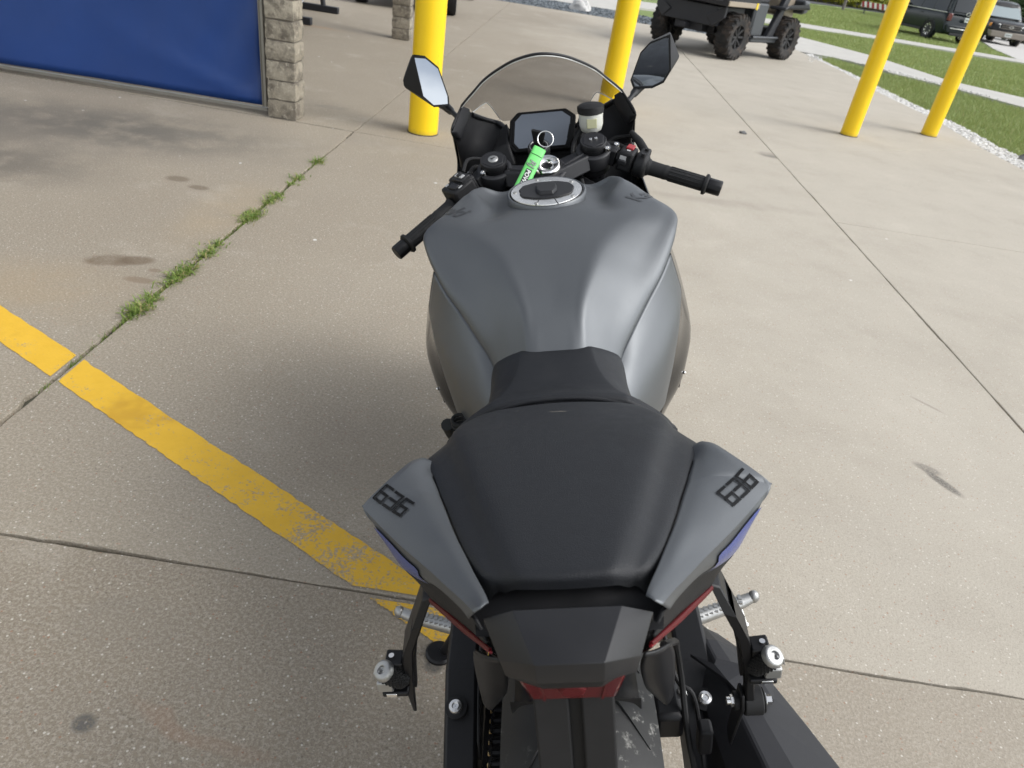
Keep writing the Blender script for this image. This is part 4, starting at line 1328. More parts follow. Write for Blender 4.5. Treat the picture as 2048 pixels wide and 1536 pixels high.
# --- chain: upper and lower run over both sprockets
mc, mp_ = MB(), MB()
pts = []
for i in range(17):
    a = math.pi * (1.5 - i / 16)
    pts.append(Vector((-.118, .103 * math.cos(a) , .315 + .103 * math.sin(a))))
pts = [Vector((-.118, -.103 * math.sin(math.pi * i / 16), .315 + .103 * math.cos(math.pi * i / 16))) for i in range(17)]
front = [Vector((-.118, .58 + .035 * math.sin(math.pi * i / 8), .38 - .035 * math.cos(math.pi * i / 8))) for i in range(9)]
loop = pts[:]
p_, q_ = pts[-1], front[0]
loop += [p_.lerp(q_, i / 36) for i in range(1, 36)] + front
p_, q_ = front[-1], pts[0]
loop += [p_.lerp(q_, i / 36) for i in range(1, 36)]
for i in range(len(loop)):
    a, b = loop[i], loop[(i + 1) % len(loop)]
    dx = .0085 if i % 2 else .0065
    for s in (-1, 1):
        d = (b - a).normalized()
        w_ = Vector((1, 0, 0)).cross(d) * .0065
        o_ = Vector((s * dx, 0, 0))
        mc.hexa([a - d * .003 + w_ + o_, b + d * .003 + w_ + o_, b + d * .003 - w_ + o_, a - d * .003 - w_ + o_], [a - d * .003 + w_ + o_ * 1.22, b + d * .003 + w_ + o_ * 1.22, b + d * .003 - w_ + o_ * 1.22, a - d * .003 - w_ + o_ * 1.22])
    mc.cyl(a + Vector((-.0062, 0, 0)), a + Vector((.0062, 0, 0)), .0050, n=8)
    for s in (-1, 1):
        mp_.cyl(a + Vector((s * .0080, 0, 0)), a + Vector((s * .0122, 0, 0)), .0036, n=8)
ch = mc.build("chain", "black_metal", bike, smooth=0)
mp_.build("chain_pins", "brass", ch, kind="stuff")

# --- swing arm
def arm(s):
    m = MB()
    g = [[(.150, .56, .44), (.188, .56, .44), (.188, .56, .35), (.150, .56, .35)], [(.146, .36, .475), (.194, .36, .475), (.192, .36, .37), (.146, .36, .37)],
         [(.146, .17, .462), (.196, .17, .462), (.194, .17, .36), (.146, .17, .36)], [(.146, .02, .395), (.194, .02, .395), (.192, .02, .30), (.146, .02, .30)], [(.148, -.06, .36), (.188, -.06, .36), (.188, -.06, .29), (.148, -.06, .29)]]
    for i in range(len(g) - 1):
        m.hexa(g[i], g[i + 1])
    o = sided(m, s).build("swing_arm", "black_metal", bike, bevel=.006)
    bx = .176 if s < 0 else .176
    bm_ = MB().lathe([(.0105, 0), (.0105, .004), (.009, .007), (.005, .008), (.004, .005), (.0005, .005)], (bx, .116, .448), (0, -.25, 1), 20)
    sided(bm_, s).build("arm_bolt", "silver", o)
    sided(MB().lathe([(.016, -.002), (.016, .002), (.010, .003)], (bx, .116, .447), (0, -.25, 1), 20), s).build("bolt_seat", "rubber", o)
both(arm)
MB().cyl((-.15, .53, .40), (.15, .53, .40), .035).build("arm_pivot", "black_metal", bike)
# chain guard
MB().grid(surface([[(-.141, .40, .515), (-.143, .40, .45)], [(-.141, .25, .508), (-.143, .25, .44)], [(-.141, .13, .485), (-.143, .13, .42)], [(-.141, .06, .455), (-.143, .06, .41)]], 4, 2)).build("chain_guard", "plastic", bike, solid=.003)

MB().hexa([(-.142, .04, .372), (-.098, .04, .372), (-.098, .52, .385), (-.142, .52, .385)], [(-.142, .04, .388), (-.098, .04, .388), (-.098, .52, .402), (-.142, .52, .402)]).build("chain_slider", "plastic", bike)

# --- passenger peg brackets
def peg_bracket(s):
    # boxed beam: rear face (a,b) and depth forward
    st4 = [((.1405, .006, .806), (.1530, .006, .800), .040), ((.1555, -.004, .772), (.1685, -.004, .765), .040), ((.1735, .000, .726), (.1880, .000, .716), .042), ((.1815, .003, .690), (.1925, .003, .690), .036), ((.1880, .006, .640), (.1960, .006, .640), .024), ((.1905, .008, .606), (.1950, .008, .606), .010)]
    m = MB()
    for (a, b, d0), (a1, b1, d1) in zip(st4[:-1], st4[1:]):
        fa, fb = Vector((.004, d0, -.004)), Vector((.004, d1, -.004))
        a, b, a1, b1 = Vector(a), Vector(b), Vector(a1), Vector(b1)
        m.hexa([a1, b1, b1 + fb, a1 + fb], [a, b, b + fa, a + fa])
    o = sided(m, s).build("peg_bracket", "black_metal", bike, bevel=.0016)
    rib = MB()
    for (a, b, d0), (a1, b1, d1) in zip(st4[:-2], st4[1:-1]):
        fa, fb = Vector((-.0015, d0 * .45, 0)), Vector((-.0015, d1 * .45, 0))
        rib.hexa([Vector(a1) + fb, Vector(a1) + fb + Vector((0, .006, 0)), Vector(a1) + fb + Vector((.003, .006, 0)), Vector(a1) + fb + Vector((.003, 0, 0))],
                 [Vector(a) + fa, Vector(a) + fa + Vector((0, .006, 0)), Vector(a) + fa + Vector((.003, .006, 0)), Vector(a) + fa + Vector((.003, 0, 0))])
    sided(rib, s).build("bracket_rib", "plastic_soft", o)
    # clevis ears above and below, fold-up peg between them
    m = MB().box((.2005, .010, .702), (.020, .020, .009), Matrix.Rotation(R(-6), 3, 'Y')).box((.2050, .002, .6590), (.030, .016, .0075)).box((.196, .012, .680), (.010, .018, .045))
    sided(m, s).build("peg_clevis", "black_metal", o, bevel=.002)
    pg = sided(MB().box((.2145, .002, .6725), (.018, .016, .016)).box((.2155, .004, .690), (.010, .012, .016)), s).build("passenger_peg", "alloy", o, bevel=.002)
    a, b = Vector((.1985, .006, .6745)), Vector((.2100, -.004, .7005))
    d = (b - a).normalized()
    sided(MB().cyl(a - d * .004, b, .0122, .0118, 24), s).build("peg_rubber", "rubber", pg, bevel=.001)
    sided(MB().lathe([(.0120, -.001), (.0120, .003), (.0100, .006), (.0045, .007), (.0040, .003), (.0005, .003)], b, d, 24).hexa([b + Vector((.006, -.004, -.006)), b + Vector((.014, -.004, -.010)), b + Vector((.014, .004, -.010)), b + Vector((.006, .004, -.006))], [b + Vector((.004, -.004, .004)), b + Vector((.012, -.004, .001)), b + Vector((.012, .004, .001)), b + Vector((.004, .004, .004))]), s).build("peg_end", "alloy", pg, bevel=.001)
    kn = MB()
    u_ = d.orthogonal().normalized()
    w_ = d.cross(u_)
    for i in range(8):
        for k in range(18):
            an = 2 * math.pi * (k + .5 * (i % 2)) / 18
            kn.ball(a.lerp(b, .06 + .115 * i) + (u_ * math.cos(an) + w_ * math.sin(an)) * .0121, .0011, 5, 4)
    sided(kn, s).build("rubber_studs", "rubber", pg, kind="stuff")
    sided(MB().box((.2085, -.0065, .6600), (.0125, .0016, .0052)), s).build("clip", "chrome", o, bevel=.0006)
    sided(MB().cyl((.207, .002, .6515), (.207, .002, .6560), .0028, n=10), s).build("clip_bolt", "chrome", o)
    sided(MB().cyl((.203, .010, .706), (.203, .010, .709), .0032, n=10), s).build("clip_bolt", "chrome", o)
both(peg_bracket)

# --- rider pegs
def rider_peg(s):
    a, b = Vector((.185, .300, .385)), Vector((.300, .338, .388))
    d = (b - a).normalized()
    m = MB().tube([a, a.lerp(b, .3), a.lerp(b, .85), b + Vector((0, 0, .004))], [.013, .0125, .011, .0095], 12)
    o = sided(m, s).build("foot_peg", "alloy", bike)
    st = MB()
    for i in range(9):
        for j in range(-1, 2):
            st.box(a.lerp(b, .22 + i * .075) + Vector((0, j * .0068, .0115 - abs(j) * .003)), (.0055, .0048, .004))
    sided(st, s).build("peg_teeth", "alloy", o, kind="stuff")
    sided(MB().ball(b + Vector((.004, 0, .006)), (.010, .010, .012), 12, 8), s).build("peg_tip", "alloy", o)
    f = b - d * .022
    sided(MB().cyl(f, f + Vector((.010, -.016, -.034)), .0032, .0028, 10).ball(f + Vector((.010, -.016, -.036)), .0058, 10, 6), s).build("feeler", "silver", o)
    m = MB().box((.184, .298, .385), (.03, .032, .028)).prism([(.165, .33, .43), (.165, .28, .41), (.165, .27, .36), (.165, .33, .36)], (.012, 0, 0))
    sided(m, s).build("peg_mount", "alloy", o, bevel=.004)
    sided(MB().ball((.198, .288, .368), .007, 10, 6), s).build("mount_bolt", "chrome", o)
both(rider_peg)

# --- side stand
ss = MB().tube([(-.165, .46, .30), (-.225, .475, .20), (-.285, .490, .086)], [.013, .012, .011], 12).build("side_stand", "black_metal", bike)
MB().lathe([(.0005, .007), (.026, .006), (.030, .002), (.030, -.004), (.0005, -.005)], (-.300, .494, .074), (.228, 0, .974), 24).build("stand_foot", "black_metal", ss)

# --- silencer on the right
sil = MB()
secs = []
for y, cx2, zc2, w2, h2 in ((.250, .200, .40, .026, .035), (.205, .206, .412, .044, .050), (.150, .218, .415, .058, .058), (.080, .233, .415, .072, .062), (.0, .250, .418, .084, .066), (-.20, .290, .435, .088, .070), (-.30, .310, .448, .082, .066), (-.31, .312, .45, .06, .05)):
    ring = []
    for ax_, az_ in ((-1, -.35), (-.78, .50), (-.30, 1), (.10, .93), (.97, .45), (1, -.3), (.6, -.95), (-.5, -1)):
        ring.append(Vector((cx2 + ax_ * w2, y, zc2 + az_ * h2)))
    secs.append(ring)
for i in range(len(secs) - 1):
    n = 8
    o_ = len(sil.v)
    sil.v += secs[i] + secs[i + 1]
    sil.f += [(o_ + k, o_ + (k + 1) % n, o_ + n + (k + 1) % n, o_ + n + k) for k in range(n)]
k_ = len(sil.v)
sil.v += secs[0] + secs[-1]
sil.f += [tuple(k_ + i for i in range(8))[::-1], tuple(k_ + 8 + i for i in range(8))]
so = sil.build("silencer", "cast_metal", bike, smooth=0, bevel=.004)
# folded heat shield with a stepped front edge
MB().prism([(.166, .174, .470), (.194, .148, .481), (.200, .157, .481), (.246, .144, .477), (.272, .128, .462), (.262, .095, .474), (.225, .085, .485), (.206, .117, .486)], (0, -.002, -.004)).build("heat_shield", "cast_metal", so, smooth=0)
MB().tube(spline([(.16, .42, .24), (.17, .35, .30), (.19, .28, .37), (.205, .22, .40)], 5), .028, 14).build("exhaust_pipe", "black_metal", so)
hg = MB().hexa([(.1905, .000, .615), (.2010, .000, .615), (.2010, .016, .615), (.1905, .016, .615)], [(.1885, .003, .668), (.1965, .003, .668), (.1965, .020, .668), (.1885, .020, .668)])
hg.build("silencer_hanger", "black_metal", so, bevel=.002)
hy, hz = .010, .604
MB().prism([(.1885, hy - .016, hz + .004), (.1885, hy - .010, hz + .022), (.1885, hy + .008, hz + .022), (.1885, hy + .030, hz - .10), (.1885, hy + .012, hz - .11)], (-.0035, 0, 0)).build("hanger_plate", "black_metal", so, bevel=.001)
MB().cyl((.1900, hy, hz), (.2115, hy, hz), .0165, n=28).cyl((.2115, hy, hz), (.2145, hy, hz), .0145, n=28).build("rubber_mount", "rubber", so, bevel=.0015)
MB().cyl((.2145, hy, hz), (.2162, hy, hz), .0085, n=20).cyl((.2162, hy, hz), (.2225, hy, hz), .0058, n=6).build("hanger_bolt", "chrome", so)
MB().cyl((.180, hy, hz), (.1850, hy, hz), .0105, n=20).build("hanger_washer", "rubber", so)
MB().cyl((.1765, hy, hz), (.1800, hy, hz), .0068, n=6).cyl((.172, hy, hz), (.1765, hy, hz), .0045, n=12).build("hanger_bolt", "silver", so)

# --- brake hose and wiring on the right
MB().tube(spline([(.086, -.06, .80), (.112, .02, .70), (.128, .085, .60), (.137, .09, .53), (.140, .05, .47), (.150, .02, .40), (.146, -.03, .36)], 6), .0042, 8).build("brake_hose", "rubber", bike)
MB().tube(spline([(.12, .16, .56), (.132, .10, .52), (.150, .085, .51), (.158, .07, .47), (.16, .03, .42)], 6), .0032, 8).build("sensor_wire", "rubber", bike)
MB().box((.160, .045, .475), (.018, .022, .05)).build("wire_clip", "plastic", bike, bevel=.004)
MB().ball((.140, .098, .49), (.008, .008, .008), 10, 6).build("caliper_bolt", "chrome", bike)
MB().box((.118, .09, .47), (.04, .06, .05)).build("brake_caliper", "black_metal", bike, bevel=.008)

# ------------------------------------------------------------------ motorcycle front end
# steering turned a little to the left about the raked steering axis
AXP = Vector((0, 1.03, 1.0))
AXD = Vector((0, -math.sin(R(23.5)), math.cos(R(23.5))))
STEER = Matrix.Translation(AXP) @ Matrix.Rotation(R(9.3), 4, AXD) @ Matrix.Translation(-AXP)
def st_(m):
    m.v = [STEER @ p for p in m.v]
    return m

# windscreen
ws_rows = [
    [(0, 1.132, 1.160), (.048, 1.148, 1.151), (.090, 1.176, 1.131), (.123, 1.188, 1.111), (.147, 1.194, 1.090), (.168, 1.204, 1.071), (.182, 1.215, 1.057)],
    [(0, 1.230, 1.122), (.050, 1.240, 1.115), (.088, 1.256, 1.098), (.115, 1.263, 1.083), (.136, 1.264, 1.066), (.154, 1.262, 1.052), (.170, 1.258, 1.043)],
    [(0, 1.350, 1.048), (.050, 1.350, 1.044), (.086, 1.330, 1.040), (.108, 1.306, 1.038), (.131, 1.298, 1.048), (.147, 1.294, 1.042), (.167, 1.268, 1.036)],
    [(0, 1.450, .968), (.050, 1.440, .968), (.084, 1.395, .978), (.104, 1.338, .994), (.129, 1.332, 1.034), (.142, 1.322, 1.036), (.165, 1.274, 1.030)],
]
wg = surface(ws_rows, 6, 6, True)
ws = MB().grid(wg).build("windscreen", "windscreen", bike, smooth=70)
MB().tube([p + Vector((0, -.001, .001)) for p in wg[0]], .0030, 8).build("screen_edge", "plastic_soft", ws, smooth=60)
M["edge_glint"] = simple("painted_edge_glint", (0.62, 0.62, 0.60), 0.15)  # pale tubes paint the bright highlight along the screen's cut edges
MB().tube([p + Vector((0, -.0035, -.0028)) for p in wg[0]], .0010, 6).build("screen_edge_glint", "edge_glint", ws, smooth=60)
for s in (1, -1):
    MB().tube([Vector((p.x * s, p.y, p.z)) for p in spline(ws_rows[3][3:], 6)], .0012, 6).build("screen_foot_glint", "edge_glint", ws, smooth=60)

# nose and inner fairing
MB().grid(surface([
    [(0, 1.44, .962), (.09, 1.40, .955), (.155, 1.32, .950), (.206, 1.235, .945)],
    [(0, 1.55, .905), (.10, 1.50, .900), (.170, 1.40, .895), (.214, 1.30, .905)],
    [(0, 1.62, .830), (.10, 1.58, .825), (.160, 1.50, .830), (.222, 1.37, .85)],
    [(0, 1.59, .730), (.10, 1.56, .735), (.140, 1.56, .760), (.210, 1.42, .80)],
    [(0, 1.50, .650), (.09, 1.50, .660), (.125, 1.54, .700), (.20, 1.40, .74)],
], 5, 5, True)).build("nose_fairing", "gloss_black", bike, smooth=60, solid=.004)
def inner(s):
    g = surface([
        [(.182, 1.215, 1.057), (.166, 1.270, 1.030), (.140, 1.312, 1.008), (.104, 1.330, .992), (.080, 1.262, .985)],
        [(.205, 1.163, 1.019), (.190, 1.205, .990), (.165, 1.240, .970), (.126, 1.250, .958), (.090, 1.215, .955)],
        [(.203, 1.195, .975), (.196, 1.215, .940), (.170, 1.225, .920), (.130, 1.225, .908), (.092, 1.195, .912)],
        [(.208, 1.245, .900), (.200, 1.240, .870), (.170, 1.225, .855), (.130, 1.215, .852), (.092, 1.20, .865)],
        [(.215, 1.22, .84), (.205, 1.21, .80), (.17, 1.2, .79), (.13, 1.2, .79), (.09, 1.2, .80)],
    ], 5, 5)
    o = sided(MB().grid(g), s).build("inner_fairing", "plastic", bike, smooth=60, solid=.003)
    g = surface([[(.1835, 1.216, 1.058), (.207, 1.163, 1.019)], [(.200, 1.30, 1.00), (.211, 1.215, .968)], [(.206, 1.33, .95), (.214, 1.25, .925)], [(.215, 1.34, .90), (.216, 1.22, .897)]], 5, 4)
    sided(MB().grid(g), s).build("fairing_shoulder", "gloss_black", o, smooth=60, solid=.004)
    sided(MB().tube(spline([(.166, 1.268, 1.026), (.140, 1.308, 1.004), (.110, 1.318, .990), (.085, 1.26, .985)], 5), .006, 8), s).build("screen_stay", "plastic_soft", o, smooth=60)
both(inner)
def screen_corner(s):
    m = MB().hexa([(.168, 1.245, 1.024), (.186, 1.222, 1.040), (.203, 1.172, 1.000), (.190, 1.190, .985)], [(.166, 1.240, 1.046), (.1845, 1.216, 1.0605), (.2105, 1.158, 1.0145), (.196, 1.170, 1.010)])
    sided(m, s).build("screen_corner", "plastic_soft", bike, bevel=.003)
both(screen_corner)
MB().add([(-.20, 1.2, .79), (.20, 1.2, .79), (.16, 1.5, .74), (-.16, 1.5, .74)], [(0, 1, 2, 3)]).build("lower_nose_panel", "plastic", bike, solid=.004)
MB().hexa([(-.13, 1.19, .85), (.13, 1.19, .85), (.12, 1.26, .85), (-.12, 1.26, .85)], [(-.11, 1.21, .962), (.11, 1.21, .962), (.10, 1.28, .975), (-.10, 1.28, .975)]).build("dash_bracket", "plastic", bike, bevel=.01)

# display
dpts = [(-.049, 1.2130, 1.0275), (.047, 1.2130, 1.0275), (.0665, 1.2060, 1.0140), (.062, 1.1900, .985), (.050, 1.1680, .9600), (-.060, 1.1680, .9600), (-.071, 1.1760, .972), (-.0655, 1.2060, 1.0140)]
dn = (Vector(dpts[1]) - Vector(dpts[5])).cross(Vector(dpts[0]) - Vector(dpts[4])).normalized()
if dn.y > 0:
    dn = -dn
dc = sum((Vector(p) for p in dpts), Vector()) / len(dpts)
bez = [dc + (Vector(p) - dc) * 1.17 - dn * .001 for p in dpts]
dpts = [dc + (Vector(p) - dc) * .96 for p in dpts]
do = MB().prism(bez, -dn * .028, .9).build("display_unit", "dash_black", bike, bevel=.004)
MB().prism([Vector(p) for p in dpts], dn * .0012).build("display_glass", "screen_glass", do)
MB().prism([dc + (Vector(p) - dc) * 1.085 - dn * .0005 for p in dpts], dn * .0012, .99).build("display_bezel", "dash_black", do)

# shroud that carries the display into the inner fairing
def shroud(s):
    m = MB().hexa([(.066, 1.150, .925), (.128, 1.165, .930), (.118, 1.245, .945), (.070, 1.245, .950)], [(.080, 1.172, .972), (.118, 1.180, .962), (.108, 1.250, .982), (.084, 1.232, 1.012)])
    sided(m, s).build("dash_shroud", "plastic", bike, bevel=.006)
both(shroud)

# upper clamp
cl = MB()
for s in (-1, 1):
    cl.lathe([(.026, -.020), (.036, -.020), (.0375, -.017), (.0375, .013), (.0355, .016), (.026, .016)], (s * .109, 1.061, .952), (-AXD[0], AXD[1], AXD[2]), 32, True)
    a = [(s * .000, .996, .912), (s * .092, 1.024, .928), (s * .084, 1.088, .928), (s * .000, 1.078, .914)]
    b = [(s * .000, 1.000, .944), (s * .092, 1.030, .960), (s * .084, 1.084, .960), (s * .000, 1.072, .946)]
    cl.hexa(a, b) if s > 0 else cl.hexa(a[::-1], b[::-1])
cl.lathe([(.020, -.034), (.041, -.034), (.042, -.030), (.042, .008), (.040, .011), (.020, .011)], (0, 1.032, .940), AXD, 32, True)
clamp = st_(cl).build("upper_clamp", "cast_metal", bike, bevel=.003, smooth=35)
for s in (-1, 1):
    rib = MB().hexa([(s * .036, 1.022, .944), (s * .084, 1.040, .956), (s * .084, 1.046, .956), (s * .036, 1.034, .944)], [(s * .036, 1.024, .953), (s * .084, 1.041, .964), (s * .084, 1.045, .964), (s * .036, 1.032, .953)])
    st_(rib).build("clamp_rib", "cast_metal", clamp, bevel=.001)
st_(MB().lathe([(.0115, .004), (.0115, .010), (.014, .014), (.027, .0165), (.030, .014), (.031, .010), (.031, .004)], (0, 1.032, .947), AXD, 36)).build("stem_nut", "chrome", clamp, smooth=50)
st_(MB().lathe([(.0005, .006), (.0125, .007), (.0125, .002)], (0, 1.032, .947), AXD, 20)).build("stem_hole", "black_metal", clamp)
for s in (-1, 1):
    c0 = Vector((s * .109, 1.061, .9635))
    fork = MB().tube([c0 - AXD * .004 , c0 - AXD * .42, c0 - AXD * .422, c0 - AXD * .70], [.0265, .0265, .0215, .0215], 24)
    fk = st_(fork).build("fork_leg", "black_metal", bike)
    capm = MB().lathe([(.0265, .000), (.0265, .010), (.0285, .012), (.0285, .020), (.0270, .0225), (.0125, .0215), (.0115, .019), (.0005, .019)], c0, AXD, 40)
    fcap = st_(capm).build("fork_cap", "plastic_soft", fk, smooth=35)
    hx = []
    ex_ = Vector((1, 0, 0))
    ey_ = AXD.cross(ex_)
    hexa_ = [c0 + AXD * .0215 + (ex_ * math.cos(R(60 * k + 15)) + ey_ * math.sin(R(60 * k + 15))) * .0255 for k in range(6)]
    st_(MB().prism(hexa_, AXD * .0022, .97)).build("cap_hex", "plastic_soft", fcap, bevel=.001)
    if s < 0:
        st_(MB().lathe([(.0005, .0262), (.0095, .0258), (.0112, .0242), (.0112, .018)], c0, AXD, 24)).build("adjuster", "alloy", fcap, smooth=50)
        st_(MB().box(c0 + AXD * .0266, (.012, .0018, .0012), Matrix.Rotation(R(30), 3, 'Z'))).build("adjuster_slot", "black_metal", fcap)
    else:
        for q in (-1, 1):
            st_(MB().lathe([(.0005, .0272), (.0032, .0268), (.0036, .0255), (.0036, .02)], c0 + ex_ * (.0058 * q), AXD, 14)).build("adjuster", "chrome", fcap, smooth=50)
lc = MB()
for s in (-1, 1):
    lc.lathe([(.026, -.03), (.038, -.03), (.038, .03), (.026, .03)], Vector((s * .109, 1.061, .976)) - AXD * .22, AXD, 24, True)
lc.box(Vector((0, 1.04, .976)) - AXD * .22, (.16, .06, .05))
st_(lc).build("lower_clamp", "black_metal", bike, bevel=.004)

# ignition lock and key
ig = st_(MB().lathe([(.020, -.03), (.0245, .006), (.0245, .016), (.0225, .019), (.0150, .0185), (.0140, .014), (.0005, .014)], (-.004, 1.094, .968), AXD, 32)).build("ignition_lock", "plastic_soft", bike, smooth=40)
st_(MB().lathe([(.0145, .0150), (.0190, .0192), (.0205, .0190)], (-.004, 1.094, .968), AXD, 32)).build("lock_ring", "alloy", ig)

# handlebars
def bar(s):
    p0, p1 = Vector((s * .137, 1.060, .945)), Vector((s * .345, .945, .862))
    d = (p1 - p0).normalized()
    P = lambda q: p0 + d * q
    up = (Vector((0, 0, 1)) - d * d.z).normalized()
    fw = up.cross(d) * (1 if s > 0 else -1)
    if fw.y < 0:
        fw = -fw
    Rm = Matrix((d, fw, up)).transposed()
    L = (p1 - p0).length
    bo = st_(MB().cyl(P(-.01), P(L - .03), .0112, n=20)).build("handlebar", "black_metal", bike)
    c0 = Vector((s * .109, 1.061, .976)) - AXD * .048
    cm = MB().lathe([(.0265, -.016), (.038, -.016), (.038, .016), (.0265, .016)], c0, AXD, 28, True)
    cm.box(P(.004) + up * .002, (.038, .034, .034), Rm)
    st_(cm).build("bar_clamp", "black_metal", bo, bevel=.003)
    for q, w in ((.012, .020), (.002, -.018)):
        st_(MB().lathe([(.0062, 0), (.0062, .006), (.0055, .0075), (.0032, .0075), (.0028, .005), (.0005, .005)], P(q) + up * .016 + fw * w, up - fw * .3, 18)).build("clamp_bolt", "chrome", bo)
    # grip with moulded ribs
    g0, g1 = .092, L - .030
    n = 40
    rr, pp = [], []
    for i in range(n + 1):
        f = i / n
        r_ = .0158 + .0012 * math.cos(f * math.pi * 2) * 0 + (.0022 if f < .05 else 0) - .0010 * math.sin(math.pi * f)
        if i in (12, 13, 26, 27):
            r_ += .0006
        pp.append(P(g0 + (g1 - g0) * f))
        rr.append(r_)
    gr = st_(MB().tube(pp, rr, 28)).build("grip", "rubber", bo, smooth=50)
    rb = MB()
    for k in range(14):
        a = 2 * math.pi * k / 14
        o_ = (up * math.cos(a) + fw * math.sin(a)) * .0150
        rb.tube([P(g0 + .05) + o_, P(g1 - .008) + o_], .0011, 6)
    st_(rb).build("grip_ribs", "rubber", gr, kind="stuff")
    st_(MB().lathe([(.0150, -.006), (.0215, -.004), (.0218, .001), (.0185, .004), (.0150, .004)], P(g1), d, 28, True)).build("grip_flange", "rubber", gr, smooth=50)
    st_(MB().lathe([(.0005, 0), (.0150, 0), (.0162, .002), (.0162, .030), (.0148, .033), (.0005, .0335)], P(L - .030), d, 10)).build("bar_end", "black_metal", bo, smooth=30, bevel=.001)
    # switch housing
    if s < 0:
        sw = MB().box(P(.060) + up * .008, (.056, .058, .050), Rm).box(P(.042) + up * .014 + fw * .006, (.034, .062, .044), Rm)
        so_ = st_(sw).build("switch_housing", "plastic", bo, bevel=.006)
        st_(MB().box(P(.045) + up * .037 - fw * .002, (.026, .038, .007), Rm)).build("rocker_surround", "plastic_soft", so_, bevel=.002)
        st_(MB().box(P(.045) + up * .0415 + fw * .000, (.011, .028, .003), Rm)).build("selector_plate", "grey_mark", so_, bevel=.001)
        st_(MB().box(P(.045) + up * .044 - fw * .002, (.011, .009, .006), Rm)).build("selector", "plastic_soft", so_, bevel=.001)
        st_(MB().box(P(.071) + up * .034 - fw * .008, (.016, .026, .006), Rm)).build("dip_switch", "plastic_soft", so_, bevel=.002)
        st_(MB().box(P(.073) + up * .0336 + fw * .019, (.008, .006, .0012), Rm).box(P(.066) + up * .0336 - fw * .025, (.010, .004, .0012), Rm)).build("switch_marks", "grey_mark", so_)
        st_(MB().box(P(.055) - fw * .028 + up * .004, (.016, .012, .016), Rm)).build("turn_switch", "plastic_soft", so_, bevel=.003)
    else:
        sw = MB().box(P(.045) + up * .004, (.034, .048, .044), Rm)
        so_ = st_(sw).build("switch_housing", "plastic", bo, bevel=.006)
        st_(MB().box(P(.046) + up * .0275 + fw * .008, (.016, .024, .006), Rm)).build("stop_switch", "red_switch", so_, bevel=.0015)
        st_(MB().box(P(.046) + up * .0262 - fw * .010, (.008, .006, .001), Rm).box(P(.040) - fw * .0245 + up * .012, (.014, .001, .010), Rm)).build("switch_marks", "grey_mark", so_)
        st_(MB().box(P(.040) - fw * .025 + up * .004, (.018, .010, .010), Rm)).build("start_button", "plastic_soft", so_, bevel=.002)
        th = MB().tube([P(.064), P(.068), P(.088), P(.093)], [.024, .0265, .0265, .019], 24).box(P(.076) + fw * .024 + up * .012, (.022, .040, .026), Rm)
        to = st_(th).build("throttle_housing", "plastic", bo, bevel=.004)
        st_(MB().tube([P(.076) + fw * .036 + up * .016, P(.052) + fw * .062 + up * .026, P(.026) + fw * .082 + up * .034], [.0095, .0090, .0060], 14)).build("throttle_elbow", "rubber", to)
        for w in (.022, -.014):
            st_(MB().lathe([(.0045, 0), (.0045, .004), (.0025, .0045), (.0005, .003)], P(.079) + up * .026 + fw * w, up, 14)).build("housing_screw", "black_metal", to)
    # lever tucked in front of and below the grip
    lv = spline([P(.05) + fw * .038 - up * .008, P(.09) + fw * .050 - up * .014, P(.15) + fw * .046 - up * .015, P(L - .05) + fw * .040 - up * .015], 6)
    st_(MB().tube(lv, .0055, 10, flat=.7)).build("lever", "black_metal", bo)
both(bar)

# brake reservoir
rc = Vector((.107, 1.150, 1.0))
rs_ = MB().lathe([(.0005, -.012), (.013, -.012), (.0225, -.006), (.0262, .006), (.0268, .030), (.0005, .030)], rc, (0, -.05, 1), 32).build("brake_reservoir", "reservoir", bike, smooth=50)
rcap = MB()
prof_n = 48
rcap.lathe([(.0005, .0475), (.0255, .0475), (.0280, .0455), (.0285, .0315), (.0005, .0315)], rc, (0, -.05, 1), prof_n)
for k in range(24):
    a = 2 * math.pi * k / 24
    rcap.cyl(rc + Vector((.0281 * math.cos(a), .0281 * math.sin(a), .033)), rc + Vector((.0281 * math.cos(a), .0281 * math.sin(a) , .045)), .0016, n=6)
rcap.build("reservoir_cap", "rubber", rs_, smooth=40)
MB().box(rc + Vector((.0, -.0258, .012)), (.022, .004, .020)).build("level_window", "fluid", rs_, bevel=.001)
MB().tube(spline([rc + Vector((.0, .0, -.012)), rc + Vector((.01, .02, -.04)), rc + Vector((.06, .02, -.05)), (.20, 1.10, .935)], 6), .0065, 10).build("reservoir_hose", "rubber", bike)
MB().tube(spline([(.085, 1.16, .99), (.07, 1.15, .975), (.062, 1.12, .955), (.068, 1.09, .93), (.075, 1.09, .88)], 6), .0045, 8).build("front_brake_hose", "rubber", bike)
MB().tube(spline([(.095, 1.17, 1.0), (.080, 1.175, .985), (.070, 1.16, .960), (.078, 1.13, .93)], 6), .0035, 8).build("wiring", "rubber", bike)
MB().tube(spline([(.205, 1.17, .965), (.19, 1.20, .96), (.16, 1.21, .955), (.12, 1.20, .93)], 6), .0045, 8).build("throttle_cable", "rubber", bike)
MB().tube(spline([(.200, 1.165, .950), (.18, 1.19, .94), (.15, 1.20, .92), (.11, 1.19, .90)], 6), .0045, 8).build("throttle_cable", "rubber", bike)
MB().tube(spline([(-.175, 1.02, .96), (-.165, 1.06, .975), (-.13, 1.12, .955), (-.08, 1.16, .92)], 6), .004, 8).build("clutch_cable", "rubber", bike)
MB().tube(spline([(-.165, 1.03, .95), (-.15, 1.09, .95), (-.10, 1.12, .91)], 6), .005, 8).build("switch_wiring", "rubber", bike)
